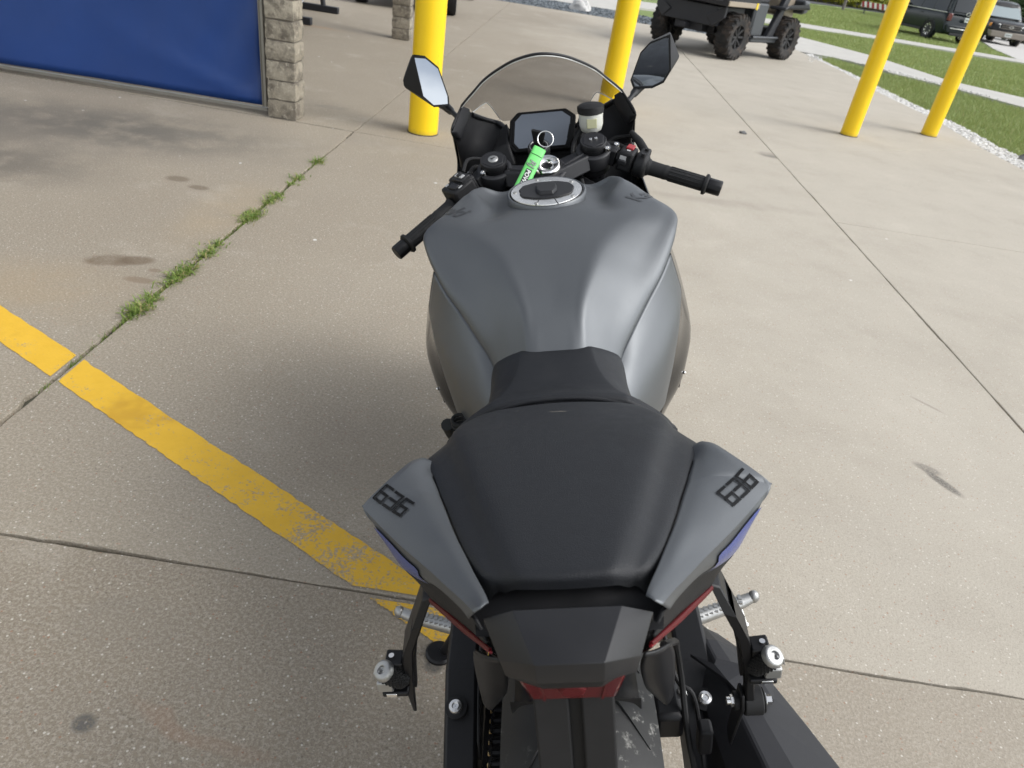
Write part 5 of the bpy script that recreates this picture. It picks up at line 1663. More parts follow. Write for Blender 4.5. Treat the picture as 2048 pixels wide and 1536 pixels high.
for k in range(4):
    MB().tube(spline([(.02 + .018 * k, 1.00, .93), (.03 + .018 * k, .985, .89), (.02 + .02 * k, .99, .84)], 5), .0035, 7).build("wiring", "rubber", bike)

# mirrors
def mirror(s):
    if s < 0:
        glass = [(-.2893, 1.1555), (-.2640, 1.1510), (-.2375, 1.1270), (-.2220, 1.0680), (-.2230, 1.0515), (-.2560, 1.0525), (-.2780, 1.0740)]
        shell = [(-.2990, 1.1580), (-.2700, 1.1540), (-.2440, 1.1260), (-.2260, 1.0640), (-.2330, 1.0480), (-.2900, 1.0640), (-.3290, 1.0930), (-.3290, 1.1080)]
        n = Vector((.10, -.955, .29)).normalized()
        c = Vector((-.255, 1.300, 1.10))
    else:
        glass = [(.2960, 1.1480), (.2560, 1.1360), (.2370, 1.1180), (.2165, 1.0650), (.2230, 1.0470), (.2620, 1.0465), (.2850, 1.0560), (.2990, 1.0790)]
        shell = [(.3060, 1.1540), (.2620, 1.1390), (.2430, 1.1180), (.2200, 1.0620), (.2280, 1.0440), (.2700, 1.0430), (.3090, 1.0720), (.3290, 1.0990)]
        n = Vector((-.183, -.983, -.010)).normalized()
        c = Vector((.258, 1.300, 1.095))
    def on(x, z, k=1.0, lift=0.0):
        # point of the glass plane at (x,z)
        y = c.y - (n.x * (x - c.x) + n.z * (z - c.z)) / n.y
        p = Vector((x, y, z))
        return c + (p - c) * k + n * lift
    k = len(glass)
    rim = [on(x, z, 1.11, .003) for x, z in glass]
    gl_ = [on(x, z, 1.0, -.001) for x, z in glass]
    inn = [on(x, z, 1.02, .003) for x, z in glass]
    m = MB()
    m.v = [*gl_, *inn, *rim]
    for r_ in range(2):
        m.f += [(r_ * k + i, r_ * k + (i + 1) % k, (r_ + 1) * k + (i + 1) % k, (r_ + 1) * k + i) for i in range(k)]
    o = m.build("mirror", "plastic", bike, smooth=35)
    bm = bmesh.new()
    pts_ = rim + [Vector((x, 1.328, z)) for x, z in shell] + [Vector((c.x + (x - c.x) * .62, 1.352, c.z + (z - c.z) * .62)) for x, z in shell]
    for q in pts_:
        bm.verts.new(q)
    res_ = bmesh.ops.convex_hull(bm, input=bm.verts)
    # open the hull where the glass sits
    kill = [f for f in bm.faces if f.normal.dot(n) > .985]
    bmesh.ops.delete(bm, geom=kill, context='FACES')
    bm.verts.index_update()
    h = MB()
    h.v = [q.co.copy() for q in bm.verts]
    h.f = [tuple(q.index for q in f.verts) for f in bm.faces]
    bm.free()
    h.build("mirror_shell", "plastic", o, smooth=32, bevel=.003)
    MB().add(gl_, [tuple(range(k))]).build("mirror_glass", "mirror_glass", o, smooth=0)
    e_ = Vector((s * .198, 1.262, 1.022))
    st0 = Vector((s * .236, 1.330, 1.041))
    MB().tube([st0 + Vector((s * .016, 0, .012)), st0, e_.lerp(st0, .55), e_.lerp(st0, .45), e_], [.0125, .0115, .0095, .0062, .006], 12).build("mirror_stem", "plastic_soft", o, smooth=50)
both(mirror)

# front wheel
fw_ = []
fwc = STEER @ Vector((0, 1.372, .30))
fax = (STEER.to_3x3() @ Vector((1, 0, 0))).normalized()
MB().lathe(tyre_profile(.298, .061, 12, .035), fwc, fax, 64).build("front_tyre", "tyre", bike, smooth=50)
m = MB().lathe([(.215, -.045), (.20, -.035), (.19, 0), (.20, .035), (.215, .045)], fwc, fax, 40)
m.cyl(fwc - fax * .11, fwc + fax * .11, .016)
m.build("front_rim", "black_metal", bike)
for s in (-1, 1):
    MB().lathe([(.155, -.0025), (.155, .0025), (.10, .0025), (.10, -.0025)], fwc + fax * (s * .065), fax, 40, True).build("front_brake_disc", "silver", bike)
fg = []
for i in range(12):
    a = R(-70 + i * 13)
    fg.append([fwc + fax * x + Vector((0, math.sin(a) * (.318 - abs(x) * .35), math.cos(a) * (.318 - abs(x) * .35))) for x in (-.07, -.05, -.02, .02, .05, .07)])
MB().grid(fg).build("front_mudguard", "gloss_black", bike, smooth=60, solid=.003)

# ------------------------------------------------------------------ key ring and strap (hangs from the key)
bmw = bike.matrix_world.copy()
kr = Vector((-.003, 1.052, 1.000))
lan = tag(empty("key_strap"), "bright green key strap with lettering hanging from the ignition key", "key strap")
lan.matrix_world = bmw @ Matrix.Translation(kr)
lm = lambda p: Vector(p) - kr
kd = Vector((-.016, 1.088, .990))
key = MB().hexa([lm((-.022, 1.090, .984)), lm((-.004, 1.080, .984)), lm((-.002, 1.086, .984)), lm((-.020, 1.096, .984))], [lm((-.026, 1.082, 1.020)), lm((.004, 1.062, 1.016)), lm((.006, 1.068, 1.018)), lm((-.023, 1.089, 1.022))])
key.build("key", "plastic_soft", lan, bevel=.002)
MB().torus(lm((.004, 1.050, 1.006)), (.12, -.86, .5), .0165, .0013, 36, 8).build("key_ring", "chrome", lan, smooth=60)
s0, s1 = Vector((-.0075, 1.026, .9955)), Vector((-.064, .945, .920))
sd_ = (s1 - s0).normalized()
vd = Vector((0, .965, -.26)).normalized()
wdir = sd_.cross(vd).normalized()
if wdir.x < 0:
    wdir = -wdir
nrm_ = wdir.cross(sd_)
if nrm_.y > 0:
    nrm_ = -nrm_
def strap_pt(f, w, lift=0.0):
    sag = .004 * math.sin(math.pi * f)
    curl = -.0016 * (w / .0135) ** 2
    return lm(s0.lerp(s1, f) + wdir * w + nrm_ * (sag + curl + lift))
front_rows = [[strap_pt(i / 24, w * .0135 / 3, .0022 if i > 2 else .0022 * (i / 2) ** .5) for w in range(-3, 4)] for i in range(25)]
back_rows = [[strap_pt(i / 24, w * .0135 / 3, -.0022 if i > 2 else -.0022 * (i / 2) ** .5) for w in range(-3, 4)] for i in range(25)]
stp = MB().grid(front_rows[::-1] + back_rows[1:]).build("strap", "green_strap", lan, smooth=70, solid=.0012)
MB().tube([strap_pt(.175, w * .0125 / 3, .0028) for w in range(-3, 4)], .0006, 6).build("stitching", "print_black", stp)
def on_strap(m, f0, w0, lift):
    L_ = (s1 - s0).length
    out = MB()
    out.v = [strap_pt(f0 + p.x / L_, w0 + p.y, lift) for p in m.v]
    out.f = m.f
    return out
bxm = MB().grid([[Vector((.0 + .062 * i / 16, -.0070 + .0125 * j / 3, 0)) for j in range(4)] for i in range(17)])
on_strap(bxm, .47, .0005, .0032).build("print_panel", "print_black", stp, smooth=60)
tm = text_mesh("POWERSPORTS", .0125, shear=.1, bold=.0003)
on_strap(tm, .485, -.0046, .0037).build("print_word", "print_white", stp, smooth=0, recalc=False)
tm = text_mesh("RJ", .0200, shear=.15, bold=.0005)
on_strap(tm, .29, -.0068, .0034).build("print_initials", "print_black", stp, smooth=0, recalc=False)
tm = text_mesh("RJ", .0200, shear=.15, bold=-.0006)
on_strap(tm, .29, -.0068, .0037).build("print_initials", "print_white", stp, smooth=0, recalc=False)

# ------------------------------------------------------------------ vehicles
M["utv_black"] = simple("utv_black_plastic", (0.016, 0.017, 0.021), 0.55, var=0.25, vscale=6)
M["utv_grey"] = simple("utv_grey_plastic", (0.045, 0.05, 0.056), 0.5, var=0.2, vscale=6)
M["utv_tan"] = simple("utv_tan_paint", (0.30, 0.25, 0.19), 0.4)
M["yellow_tag"] = simple("yellow_tag", (0.75, 0.55, 0.01), 0.5)
t = NT("dusty_tyre")
v = t.coord()
t.set(Base_Color=t.mix(t.ramp(t.noise(v, 7.0, 6, .7), .42, .72), (0.014, 0.014, 0.014), (0.075, 0.055, 0.042)), Roughness=0.85)
M["dusty_tyre"] = t.m
M["car_teal"] = simple("dark_teal_car_paint", (0.006, 0.012, 0.014), 0.25, 0.0, spec=0.35)
M["car_black"] = simple("black_car_paint", (0.005, 0.0055, 0.007), 0.25, 0.0, spec=0.35)
M["car_glass"] = simple("tinted_car_glass", (0.010, 0.014, 0.017), 0.06, spec=0.4)
M["car_glass_clear"] = simple("car_windscreen_glass", (0.20, 0.25, 0.26), 0.05, spec=0.9)
M["car_trim"] = simple("black_car_trim", (0.012, 0.012, 0.013), 0.6)
M["car_tan"] = simple("beige_car_trim", (0.24, 0.21, 0.175), 0.5)
M["headlamp"] = simple("headlamp_glass", (0.66, 0.66, 0.62), 0.1, spec=0.8)
M["amber"] = simple("amber_lens", (0.62, 0.24, 0.03), 0.25)
M["plate_white"] = simple("plate_white", (0.62, 0.66, 0.63), 0.45)

def wheel(parent, name, c, rad, w, rim_r, spokes, tyre_mat, rim_mat, lugs=0, tyre_name="tyre"):
    """wheel with its axle along local x"""
    wr = empty(name, c)
    wr.parent = parent
    hw = w / 2
    prof = [(rim_r, -hw * .8), (rad * .82, -hw), (rad * .95, -hw * .95), (rad, -hw * .7), (rad, hw * .7), (rad * .95, hw * .95), (rad * .82, hw), (rim_r, hw * .8)]
    m = MB().lathe(prof, (0, 0, 0), (1, 0, 0), 48)
    for k in range(lugs):
        a = 2 * math.pi * k / lugs
        for s in (-1, 1):
            a2 = a + (math.pi / lugs if s > 0 else 0)
            rot = Matrix.Rotation(-a2, 3, 'X') 
            cc = rot @ Vector((s * hw * .52, 0, rad * .99))
            m.box(cc, (hw * .85, rad * .11, rad * .10), rot @ Matrix.Rotation(R(18 * s), 3, 'Z'))
            cc = rot @ Vector((s * hw * .98, 0, rad * .90))
            m.box(cc, (hw * .16, rad * .10, rad * .17), rot)
    m.build("tyre", tyre_mat, wr, smooth=35)
    m = MB().lathe([(rim_r, -hw * .8), (rim_r * .94, -hw * .62), (rim_r * .90, 0), (rim_r * .94, hw * .62), (rim_r, hw * .8)], (0, 0, 0), (1, 0, 0), 40)
    for s in (-1, 1):
        m.lathe([(.0005, hw * .55 * s), (rim_r * .22, hw * .55 * s), (rim_r * .24, hw * .4 * s)], (0, 0, 0), (1, 0, 0), 20)
        for k in range(spokes):
            a = 2 * math.pi * k / spokes
            m.tube([(s * hw * .5, -math.sin(a) * rim_r * .18, math.cos(a) * rim_r * .18), (s * hw * .62, -math.sin(a) * rim_r * .92, math.cos(a) * rim_r * .92)], [rim_r * .10, rim_r * .12], 6)
    m.build("rim", rim_mat, wr)
    MB().lathe([(.0005, -.02), (rim_r * .88, -.02), (rim_r * .88, .02), (.0005, .02)], (0, 0, 0), (1, 0, 0), 24).build("brake", "car_trim", wr)
    return wr

# --- utility side-by-side, seen from its right rear corner
utv = tag(empty("utility_vehicle", (1.955, 13.42, 0), (0, 0, -R(40.5))), "black and tan side-by-side utility vehicle with knobbly tyres on the concrete", "utility vehicle")
for x in (-.66, .66):
    for y in (0, 1.87):
        wheel(utv, "wheel", (x, y, .352), .345, .27, .185, 8, "dusty_tyre", "car_trim", 20)
MB().box((0, .95, .42), (.80, 2.3, .14)).box((0, -.15, .45), (.55, .5, .2)).build("chassis", "utv_black", utv, bevel=.02)
MB().box((0, -.02, .62), (1.05, .9, .30)).prism([(.35, -.5, .62), (.68, -.46, .80), (.68, -.46, .62), (.5, -.48, .46)], (0, .06, 0)).prism([(-.35, -.5, .62), (-.68, -.46, .80), (-.68, -.46, .62), (-.5, -.48, .46)], (0, .06, 0)).build("rear_underbody", "utv_black", utv, bevel=.015)
MB().hexa([(-.73, -.56, .79), (.73, -.56, .79), (.73, .50, .79), (-.73, .50, .79)], [(-.76, -.60, 1.14), (.76, -.60, 1.14), (.76, .50, 1.14), (-.76, .50, 1.14)]).build("cargo_box", "utv_black", utv, bevel=.02)
MB().box((.752, -.05, .835), (.02, 1.0, .075)).build("box_side_trim", "utv_tan", utv, bevel=.006)
MB().box((-.752, -.05, .835), (.02, 1.0, .075)).build("box_side_trim", "utv_tan", utv, bevel=.006)
MB().box((.765, .36, .83), (.012, .05, .10)).build("tag", "yellow_tag", utv, bevel=.003)
MB().box((0, -.575, .98), (1.3, .03, .26)).build("tailgate", "utv_grey", utv, bevel=.01)
for x in (-.62, .62):
    MB().box((x, -.59, 1.0), (.08, .03, .16)).build("tail_lamp", "red_lens", utv, bevel=.01)
MB().box((0, -.50, .42), (.10, .16, .08)).build("hitch", "utv_black", utv, bevel=.01)
MB().box((0, .80, .62), (1.3, .42, .52)).build("seat_base", "utv_grey", utv, bevel=.03)
MB().box((0, .80, .93), (1.25, .46, .12)).box((0, .60, 1.22), (1.25, .12, .52), Matrix.Rotation(R(-10), 3, 'X')).build("bench_seat", "utv_black", utv, bevel=.04)
MB().box((.60, .62, .60), (.06, .10, .62)).box((-.60, .62, .60), (.06, .10, .62)).build("cab_post_base", "utv_grey", utv, bevel=.02)
MB().box((0, 1.13, .31), (1.38, 1.05, .08)).build("floor_sill", "utv_grey", utv, bevel=.02)
for s in (-1, 1):
    m = MB().prism([(s * .66, 1.20, .33), (s * .66, 1.42, .33), (s * .66, 1.60, .74), (s * .66, 1.74, 1.02), (s * .66, 1.60, 1.08), (s * .66, 1.46, .80)], (-s * .10, 0, 0))
    m.build("front_fender", "utv_black", utv, bevel=.02)
    m = MB().prism([(s * .50, 1.30, .80), (s * .80, 1.34, .80), (s * .80, 1.50, .87), (s * .80, 2.2, .90), (s * .80, 2.30, .84), (s * .50, 2.30, .84)], (0, 0, .05))
    m.build("wheel_arch", "utv_black", utv, bevel=.02)
MB().hexa([(-.55, 1.55, .72), (.55, 1.55, .72), (.50, 2.34, .66), (-.50, 2.34, .66)], [(-.58, 1.50, 1.25), (.58, 1.50, 1.25), (.52, 2.28, 1.02), (-.52, 2.28, 1.02)]).build("hood", "utv_tan", utv, bevel=.05)
MB().hexa([(-.72, 2.22, .76), (.72, 2.22, .76), (.66, 2.52, .78), (-.66, 2.52, .78)], [(-.74, 2.16, 1.00), (.74, 2.16, 1.00), (.68, 2.50, .98), (-.68, 2.50, .98)]).build("front_bumper", "utv_grey", utv, bevel=.04)
MB().box((0, 1.55, 1.10), (1.2, .18, .22)).build("dashboard", "utv_black", utv, bevel=.03)
MB().torus((-.32, 1.36, 1.18), (0, -.8, .6), .17, .015).build("steering_wheel", "utv_black", utv)
cg = MB()
for s in (-1, 1):
    cg.tube(spline([(s * .66, 1.62, 1.10), (s * .60, 1.22, 1.90), (s * .60, .62, 1.93), (s * .66, .48, 1.80), (s * .68, .50, .80)], 5), .026, 10)
cg.tube([(-.6, .6, 1.93), (.6, .6, 1.93)], .024, 10).tube([(-.6, 1.2, 1.9), (.6, 1.2, 1.9)], .024, 10)
cg.build("roll_cage", "utv_black", utv)
MB().box((0, .92, 1.965), (1.3, .85, .04)).build("roof", "utv_black", utv, bevel=.015)
for s in (-1, 1):
    sp_ = MB()
    for y in (0, 1.87):
        sp_.tube([(s * .30, y + .05, .40), (s * .56, y, .34)], .028, 8).tube([(s * .45, y - .08, .38), (s * .38, y - .05, .74)], .035, 10)
    sp_.build("suspension", "utv_black", utv)
MB().tube([(.715, .58, .36), (.715, 1.5, .36)], .022, 8).build("side_bar", "utv_grey", utv)

# --- cars
def car(root, L, W, H, body, glass, front_first, plate_at, trim="car_trim", wheel_r=.39, wheel_spokes=10, wind="car_glass"):
    """estate-shaped car body; local +y is forward, origin under the middle of the rear axle"""
    wb = L * .585
    r0 = -L * .215                                       # rear bumper face
    r1 = r0 + L
    hw = W / 2
    belt = H * .60
    # lower body: sections along y (half width, bottom, top)
    sec = [(r0, .86, .44, .50), (r0 + .06, .95, .34, .56), (r0 + .20, .985, .27, belt), (r0 + .9, 1.0, .25, belt + .01), (wb * .5, 1.0, .25, belt - .005), (wb - .35, 1.0, .25, belt - .02), (wb - .05, .99, .26, belt - .04), (r1 - .35, .97, .28, belt - .11), (r1 - .10, .93, .30, belt - .19), (r1, .84, .36, belt - .30)]
    rows = []
    for y, w, zb, zt in sec:
        x = hw * w
        zm = (zb + zt) / 2
        rows.append([(0, y, zt + .015), (x * .55, y, zt + .012), (x * .86, y, zt), (x * .955, y, zt - .035), (x * .995, y, zt - .14), (x, y, zm), (x * .97, y, zb + .08), (x * .90, y, zb), (x * .4, y, zb), (0, y, zb)])
    g = surface(rows, 3, 2, True)
    m = MB().grid(g)
    for rr_ in (g[0], g[-1]):
        o = len(m.v)
        m.v += [p.copy() for p in rr_]
        n = len(rr_)
        m.f += [(o + i, o + i + 1, o + n - 2 - i, o + n - 1 - i) for i in range(n // 2)]
    m.build("body", body, root, smooth=40)
    # greenhouse
    gb, gt = hw * .93, hw * .76
    y0, y1, y2, y3 = r0 + .10, r0 + .34, wb - .85, wb - .10
    zr = H
    gh = surface([
        [(0, y0, belt), (gb * .6, y0, belt), (gb * .97, y0 + .02, belt - .01), (gb, y0 + .04, belt - .02)],
        [(0, y0 + .12, belt + (zr - belt) * .55), (gb * .58, y0 + .12, belt + (zr - belt) * .54), (gb * .90, y0 + .14, belt + (zr - belt) * .5), (gb * .95, y0 + .16, belt + .02)],
        [(0, y1, zr - .02), (gt * .6, y1, zr - .025), (gt * .96, y1 + .02, zr - .08), (gb, y1 + .04, belt)],
        [(0, y1 + .4, zr), (gt * .6, y1 + .4, zr - .005), (gt, y1 + .4, zr - .06), (gb, y1 + .4, belt)],
        [(0, (y1 + y2) / 2, zr), (gt * .6, (y1 + y2) / 2, zr - .005), (gt, (y1 + y2) / 2, zr - .06), (gb, (y1 + y2) / 2, belt)],
        [(0, y2, zr - .02), (gt * .6, y2, zr - .03), (gt * .98, y2, zr - .09), (gb, y2, belt)],
        [(0, (y2 + y3) / 2, (zr + belt) / 2 + .03), (gb * .55, (y2 + y3) / 2, (zr + belt) / 2 + .02), (gb * .88, (y2 + y3) / 2 - .04, (zr + belt) / 2), (gb * .97, (y2 + y3) / 2, belt)],
        [(0, y3 + .04, belt - .03), (gb * .55, y3 + .02, belt - .03), (gb * .93, y3 - .04, belt - .04), (gb * .97, y3, belt - .05)],
    ], 4, 4, True)
    MB().grid(gh).build("cabin", body, root, smooth=40)
    def winx(z):
        f = (z - belt) / (zr - belt)
        return gb + (gt - gb) * f + .012
    zlo, zhi = belt + .035, zr - .12
    for s in (-1, 1):
        for a, b in ((y1 + .02, y1 + .75), (y1 + .83, (y1 + y2) / 2 + .42), ((y1 + y2) / 2 + .50, y2 + .02)):
            a2, b2 = a, b
            if b > y2:
                pts = [(s * winx(zlo), a, zlo), (s * winx(zlo), b + .32, zlo), (s * winx(zhi), b - .06, zhi), (s * winx(zhi), a, zhi)]
            elif a < y1 + .1:
                pts = [(s * winx(zlo), a - .06, zlo), (s * winx(zlo), b, zlo), (s * winx(zhi), b, zhi), (s * winx(zhi), a + .10, zhi)]
            else:
                pts = [(s * winx(zlo), a, zlo), (s * winx(zlo), b, zlo), (s * winx(zhi), b, zhi), (s * winx(zhi), a, zhi)]
            MB().prism(pts, (-s * .02, 0, 0)).build("side_window", glass, root, bevel=.008)
        MB().box((s * (gb + .025), (y1 + y2) / 2 + .1, belt + .012), (.02, y2 - y1 + .5, .022)).build("belt_trim", "silver" if trim == "car_trim" else trim, root, bevel=.004)
        for y in (0, wb):
            a_ = MB().lathe([(wheel_r * 1.13, -.03), (wheel_r * 1.20, .0), (wheel_r * 1.13, .025)], (s * (hw * .985), y, wheel_r), (s, 0, 0), 40)
            a_.build("wheel_arch", trim if trim != "car_trim" else body, root, smooth=50)
            MB().lathe([(.001, 0), (wheel_r * 1.13, 0), (wheel_r * 1.13, -.12)], (s * (hw * 1.0), y, wheel_r), (s, 0, 0), 32).build("wheel_well", "car_trim", root)
            wheel(root, "wheel", (s * (hw - .09), y, wheel_r), wheel_r, .24, wheel_r * .68, wheel_spokes, "rubber", "silver")
        MB().box((s * (hw + .01), wb / 2, .30), (.05, wb - wheel_r * 2.5, .09)).build("sill", trim, root, bevel=.015)
        for y in (wb * .30, wb * .68):
            MB().box((s * (hw * .985 + .012), y, belt - .12), (.03, .16, .03)).build("door_handle", body, root, bevel=.008)
        MB().box((s * (gb + .14), y2 + .28, belt + .09), (.20, .10, .13)).build("door_mirror", body, root, bevel=.03)
    # tailgate glass, front screen
    MB().prism([(-gb * .80, y0 + .015, belt + .06), (gb * .80, y0 + .015, belt + .06), (gt * .86, y1 - .035, zr - .10), (-gt * .86, y1 - .035, zr - .10)], (0, -.025, .008)).build("rear_window", glass, root, bevel=.008)
    MB().prism([(-gb * .86, y3 - .015, belt + .015), (gb * .86, y3 - .015, belt + .015), (gt * .88, y2 + .07, zr - .075), (-gt * .88, y2 + .07, zr - .075)], (0, .03, .025)).build("windscreen", wind, root, bevel=.008)
    # rear details
    MB().hexa([(-hw * .88, r0 - .05, .34), (hw * .88, r0 - .05, .34), (hw * .95, r0 + .2, .34), (-hw * .95, r0 + .2, .34)], [(-hw * .88, r0 - .06, .60), (hw * .88, r0 - .06, .60), (hw * .98, r0 + .2, .60), (-hw * .98, r0 + .2, .60)]).build("rear_bumper", body, root, bevel=.03)
    MB().box((0, r0 - .065, .50), (W * .74, .02, .020)).build("bumper_trim", "silver", root, bevel=.004)
    MB().box((0, r0 - .03, .30), (W * .66, .05, .10)).build("rear_valance", "car_trim", root, bevel=.015)
    for s in (-1, 1):
        MB().box((s * hw * .86, r0 + .05, belt - .13), (W * .09, .10, .26)).build("tail_lamp", "red_lens", root, bevel=.02)
    # front details
    MB().hexa([(-hw * .90, r1 - .15, .30), (hw * .90, r1 - .15, .30), (hw * .82, r1 + .05, .30), (-hw * .82, r1 + .05, .30)], [(-hw * .98, r1 - .15, .56), (hw * .98, r1 - .15, .56), (hw * .86, r1 + .06, .54), (-hw * .86, r1 + .06, .54)]).build("front_bumper", trim, root, bevel=.03)
    MB().box((0, r1 - .02, belt - .30), (W * .46, .10, .15)).build("grille", "car_trim", root, bevel=.02)
    MB().box((0, r1 + .035, belt - .22), (W * .46, .02, .02)).box((0, r1 + .035, belt - .38), (W * .46, .02, .02)).box((0, r1 + .035, belt - .30), (W * .44, .015, .015)).build("grille_bar", "car_tan" if trim != "car_trim" else "silver", root)
    for s in (-1, 1):
        MB().hexa([(s * hw * .50, r1 - .10, belt - .38), (s * hw * .92, r1 - .20, belt - .38), (s * hw * .92, r1 - .12, belt - .38), (s * hw * .50, r1 + .02, belt - .38)], [(s * hw * .50, r1 - .14, belt - .22), (s * hw * .92, r1 - .22, belt - .20), (s * hw * .92, r1 - .13, belt - .20), (s * hw * .50, r1 - .01, belt - .22)]).build("headlamp", "headlamp", root, bevel=.02)
        MB().box((s * hw * .935, r1 - .17, belt - .29), (.06, .16, .15)).build("indicator", "amber", root, bevel=.02)
    py = r0 - .03 if plate_at == "rear" else r1 + .065
    pz = belt - .16 if plate_at == "rear" else .42
    pl = MB().box((0, py, pz), (.30, .02, .15)).build("number_plate", "plate_white", root, bevel=.006)
    mk = MB()
    for k in range(5):
        mk.box((-.10 + .05 * k, py + (-.012 if plate_at == "rear" else .012), pz), (.022, .004, .07))
    mk.build("plate_marks", "car_trim", pl)
    return r0, r1, belt

suv = empty("parked_suv", (14.80, 32.75, -.03), (0, 0, R(11.5)))
tag(suv, "dark teal sport utility car parked on the lawn, seen from behind", "car", "cars parked beyond the grass")
r0, r1, belt = car(suv, 4.35, 1.76, 1.66, "car_teal", "car_glass", False, "rear", wheel_r=.34)
em = MB().torus((0, r0 + .085, belt + .035), (0, 1, 0), .055, .009, 24, 6)
em.v = [Vector((p.x * 1.4, p.y, p.z)) if True else p for p in em.v]
em.build("emblem", "chrome", suv)
MB().box((.10, r0 - .10, .22), (.09, .12, .10)).box((.10, r0 - .14, .13), (.05, .05, .12)).build("hitch", "silver", suv, bevel=.01)
car2 = empty("parked_suv", (19.95, 41.2, -.03), (0, 0, R(180 - 4)))
tag(car2, "black sport utility car with beige trim facing the camera at the right edge", "car", "cars parked beyond the grass")
r0, r1, belt = car(car2, 4.7, 1.85, 1.74, "car_black", "car_glass", True, "front", trim="car_tan", wheel_r=.37, wheel_spokes=5, wind="car_glass_clear")
em = MB().torus((0, r1 + .045, belt - .30), (0, 1, 0), .045, .010, 24, 6)
em.v = [Vector((p.x * 1.9, p.y, p.z)) for p in em.v]
em.build("emblem", "silver", car2)

# --- trailer glimpsed behind the leftmost post
trl = tag(empty("utility_trailer", (-2.95, 13.6, 0), (0, 0, R(8))), "dark low trailer with a black tyre, glimpsed between the far pillar and leftmost post", "trailer")
wheel(trl, "wheel", (.52, -.75, .31), .31, .22, .17, 5, "rubber", "alloy", 0)
wheel(trl, "wheel", (-.95, -.75, .31), .31, .22, .17, 5, "rubber", "alloy", 0)
MB().box((-.2, .35, .34), (1.25, 2.9, .06)).box((.45, 1.1, .27), (.07, 1.6, .09)).box((-.85, 1.1, .27), (.07, 1.6, .09)).build("deck", "utv_black", trl, bevel=.01)
MB().tube(spline([(.66, -1.15, .40), (.66, -1.02, .64), (.66, -.75, .70), (.66, -.48, .64), (.66, -.35, .40)], 4), .10, 8, flat=.12, up=(1, 0, 0)).build("fender", "utv_grey", trl)
MB().tube([(.42, 1.85, .05), (.62, 2.45, .05), (.95, 2.5, .05)], .04, 8).tube([(.45, 1.9, .06), (-.3, 2.2, .06)], .04, 8).build("ramp_frame", "utv_black", trl)
MB().box((.35, 1.7, .45), (.08, .08, .9)).build("post", "utv_black", trl, bevel=.01)

# --- stand with bar feet behind the first pillar
stn = tag(empty("steel_stand", (-4.3, 9.95, 0)), "black steel stand on two bar feet behind the near stone pillar", "stand")
MB().box((.05, .75, .045), (1.34, .085, .085)).build("foot_bar", "utv_black", stn, bevel=.008)
MB().box((.14, -.72, .045), (1.34, .085, .085)).build("foot_bar", "utv_black", stn, bevel=.008)
for x, y in ((.50, .75), (.40, -.72), (-.4, .75), (-.4, -.72)):
    MB().tube([(x, y, .08), (x * .8, y * .85, .92)], .035, 10).build("leg", "utv_black", stn)
MB().box((0, 0, .95), (1.2, 1.6, .05)).build("top", "utv_grey", stn, bevel=.01)
MB().tube([(.62, -.75, .10), (.80, .2, .95)], .012, 8).build("brace", "alloy", stn)

# --- striped barricade, sapling, yellow-green hedge and dark trees across the street
bar_ = tag(empty("barricade", (18.6, 50.6, -.06), (0, 0, R(-12))), "red and white striped barricade at the edge of the lawn", "barricade")
def board(z, name):
    o = MB().box((0, 0, z), (2.6, .04, .30)).build(name, "print_white", bar_, bevel=.004)
    for k in range(9):
        x = -1.15 + k * .29
        MB().prism([(x - .07, -.022, z - .15), (x + .07, -.022, z - .15), (x - .03, -.022, z + .15), (x - .17, -.022, z + .15)], (0, -.006, 0)).build("stripe", "red_switch", o)
board(.55, "board")
board(1.15, "board")
for x in (-1.0, 1.0):
    MB().box((x, .03, .65), (.06, .05, 1.3)).box((x, .03, .04), (.08, .9, .06)).build("leg", "utv_grey", bar_)

def foliage(name, parent, c, rad, n, size, mat, seed):
    rng = random.Random(seed)
    vs, fs = [], []
    for _ in range(n):
        while True:
            p = Vector((rng.uniform(-1, 1), rng.uniform(-1, 1), rng.uniform(-1, 1)))
            if p.length < 1 and noise.noise(p * 2.2 + Vector((seed, 0, 0))) > -.25 and p.length > .35:
                break
        q = Vector((p.x * rad[0], p.y * rad[1], p.z * rad[2])) + Vector(c)
        a = Vector((rng.gauss(0, 1), rng.gauss(0, 1), rng.gauss(0, 1))).normalized()
        b = a.orthogonal().normalized()
        s = size * rng.uniform(.6, 1.4)
        k = len(vs)
        vs += [tuple(q - a * s), tuple(q + b * s * .5), tuple(q + a * s), tuple(q - b * s * .5)]
        fs.append((k, k + 1, k + 2, k + 3))
    me = bpy.data.meshes.new(name)
    me.from_pydata(vs, [], fs)
    me.materials.append(M[mat])
    o = bpy.data.objects.new(name, me)
    COL.objects.link(o)
    o.parent = parent
    return o
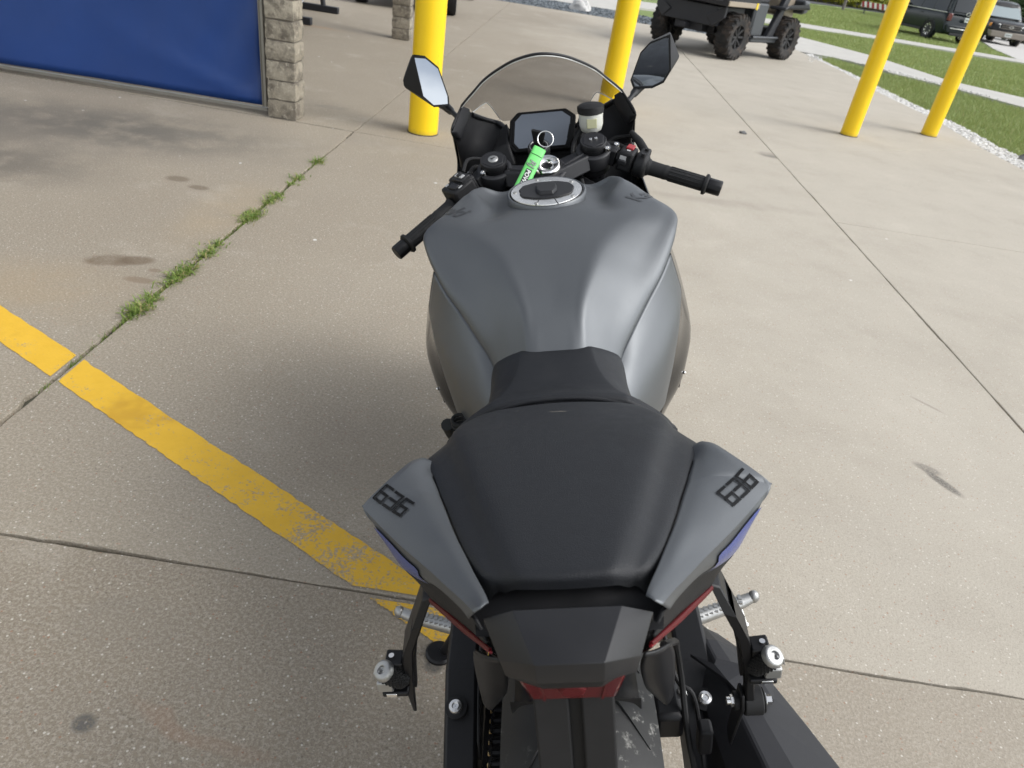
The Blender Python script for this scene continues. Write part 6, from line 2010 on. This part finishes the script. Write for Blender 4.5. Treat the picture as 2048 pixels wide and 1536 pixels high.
M["bark"] = simple("bark", (0.20, 0.18, 0.16), 0.9, var=0.3, vscale=20, bump=0.6, bscale=30)
def tree(loc, h, r, seed, label, leaf="tree_leaf", trunk_r=.05):
    root = tag(empty("tree", loc), label, "tree", "trees beyond the lawn")
    MB().tube(spline([(0, 0, -.1), (.03, .02, h * .3), (-.02, .03, h * .6), (0, 0, h * .95)], 5), [trunk_r * (1.4 - i / 15 * 1.1) for i in range(16)], 10).build("trunk", "bark", root, smooth=60)
    rng = random.Random(seed)
    for k in range(6):
        a = rng.uniform(0, 6.28)
        z0 = h * rng.uniform(.45, .75)
        MB().tube([(0, 0, z0), (math.cos(a) * r * .4, math.sin(a) * r * .4, z0 + h * .12), (math.cos(a) * r * .75, math.sin(a) * r * .75, z0 + h * .2)], [trunk_r * .5, trunk_r * .35, trunk_r * .12], 7).build("limb", "bark", root)
    foliage("crown", root, (0, 0, h * .78), (r, r, h * .34), 5000, .12, leaf, seed)
    return root
tree((16.5, 51.4, -.05), 5.0, 1.4, 3, "young tree with a slim pale trunk at the far lawn edge", trunk_r=.07)
tree((24.5, 52.0, -.05), 7.0, 2.6, 9, "dark leafy tree behind the black car", trunk_r=.16)
hd = tag(empty("hedge", (19.5, 62.5, -.05), (0, 0, R(3))), "low yellow-green hedge along the far kerb", "hedge")
foliage("leaves", hd, (0, 0, .55), (9.0, .8, .55), 14000, .12, "hedge_leaf", 12)
MB().box((0, 0, .25), (16.5, .9, .4)).build("twigs", "bark", hd, bevel=.1)
ms = tag(empty("shrub", (24.0, 44.5, -.05)), "dark shrub behind the black car", "shrub")
foliage("leaves", ms, (0, 0, 1.3), (2.0, 1.4, 1.3), 6000, .12, "tree_leaf", 15)
for k in range(5):
    MB().tube([(0, 0, 0), (math.cos(k * 1.3) * .5, math.sin(k * 1.3) * .5, 1.5)], [.04, .015], 6).build("stem", "bark", ms)
MB().box((17.2, 51.5, -.05), (2.4, 1.6, .02)).build("mulch_bed", "joint", smooth=0)["kind"] = "structure"
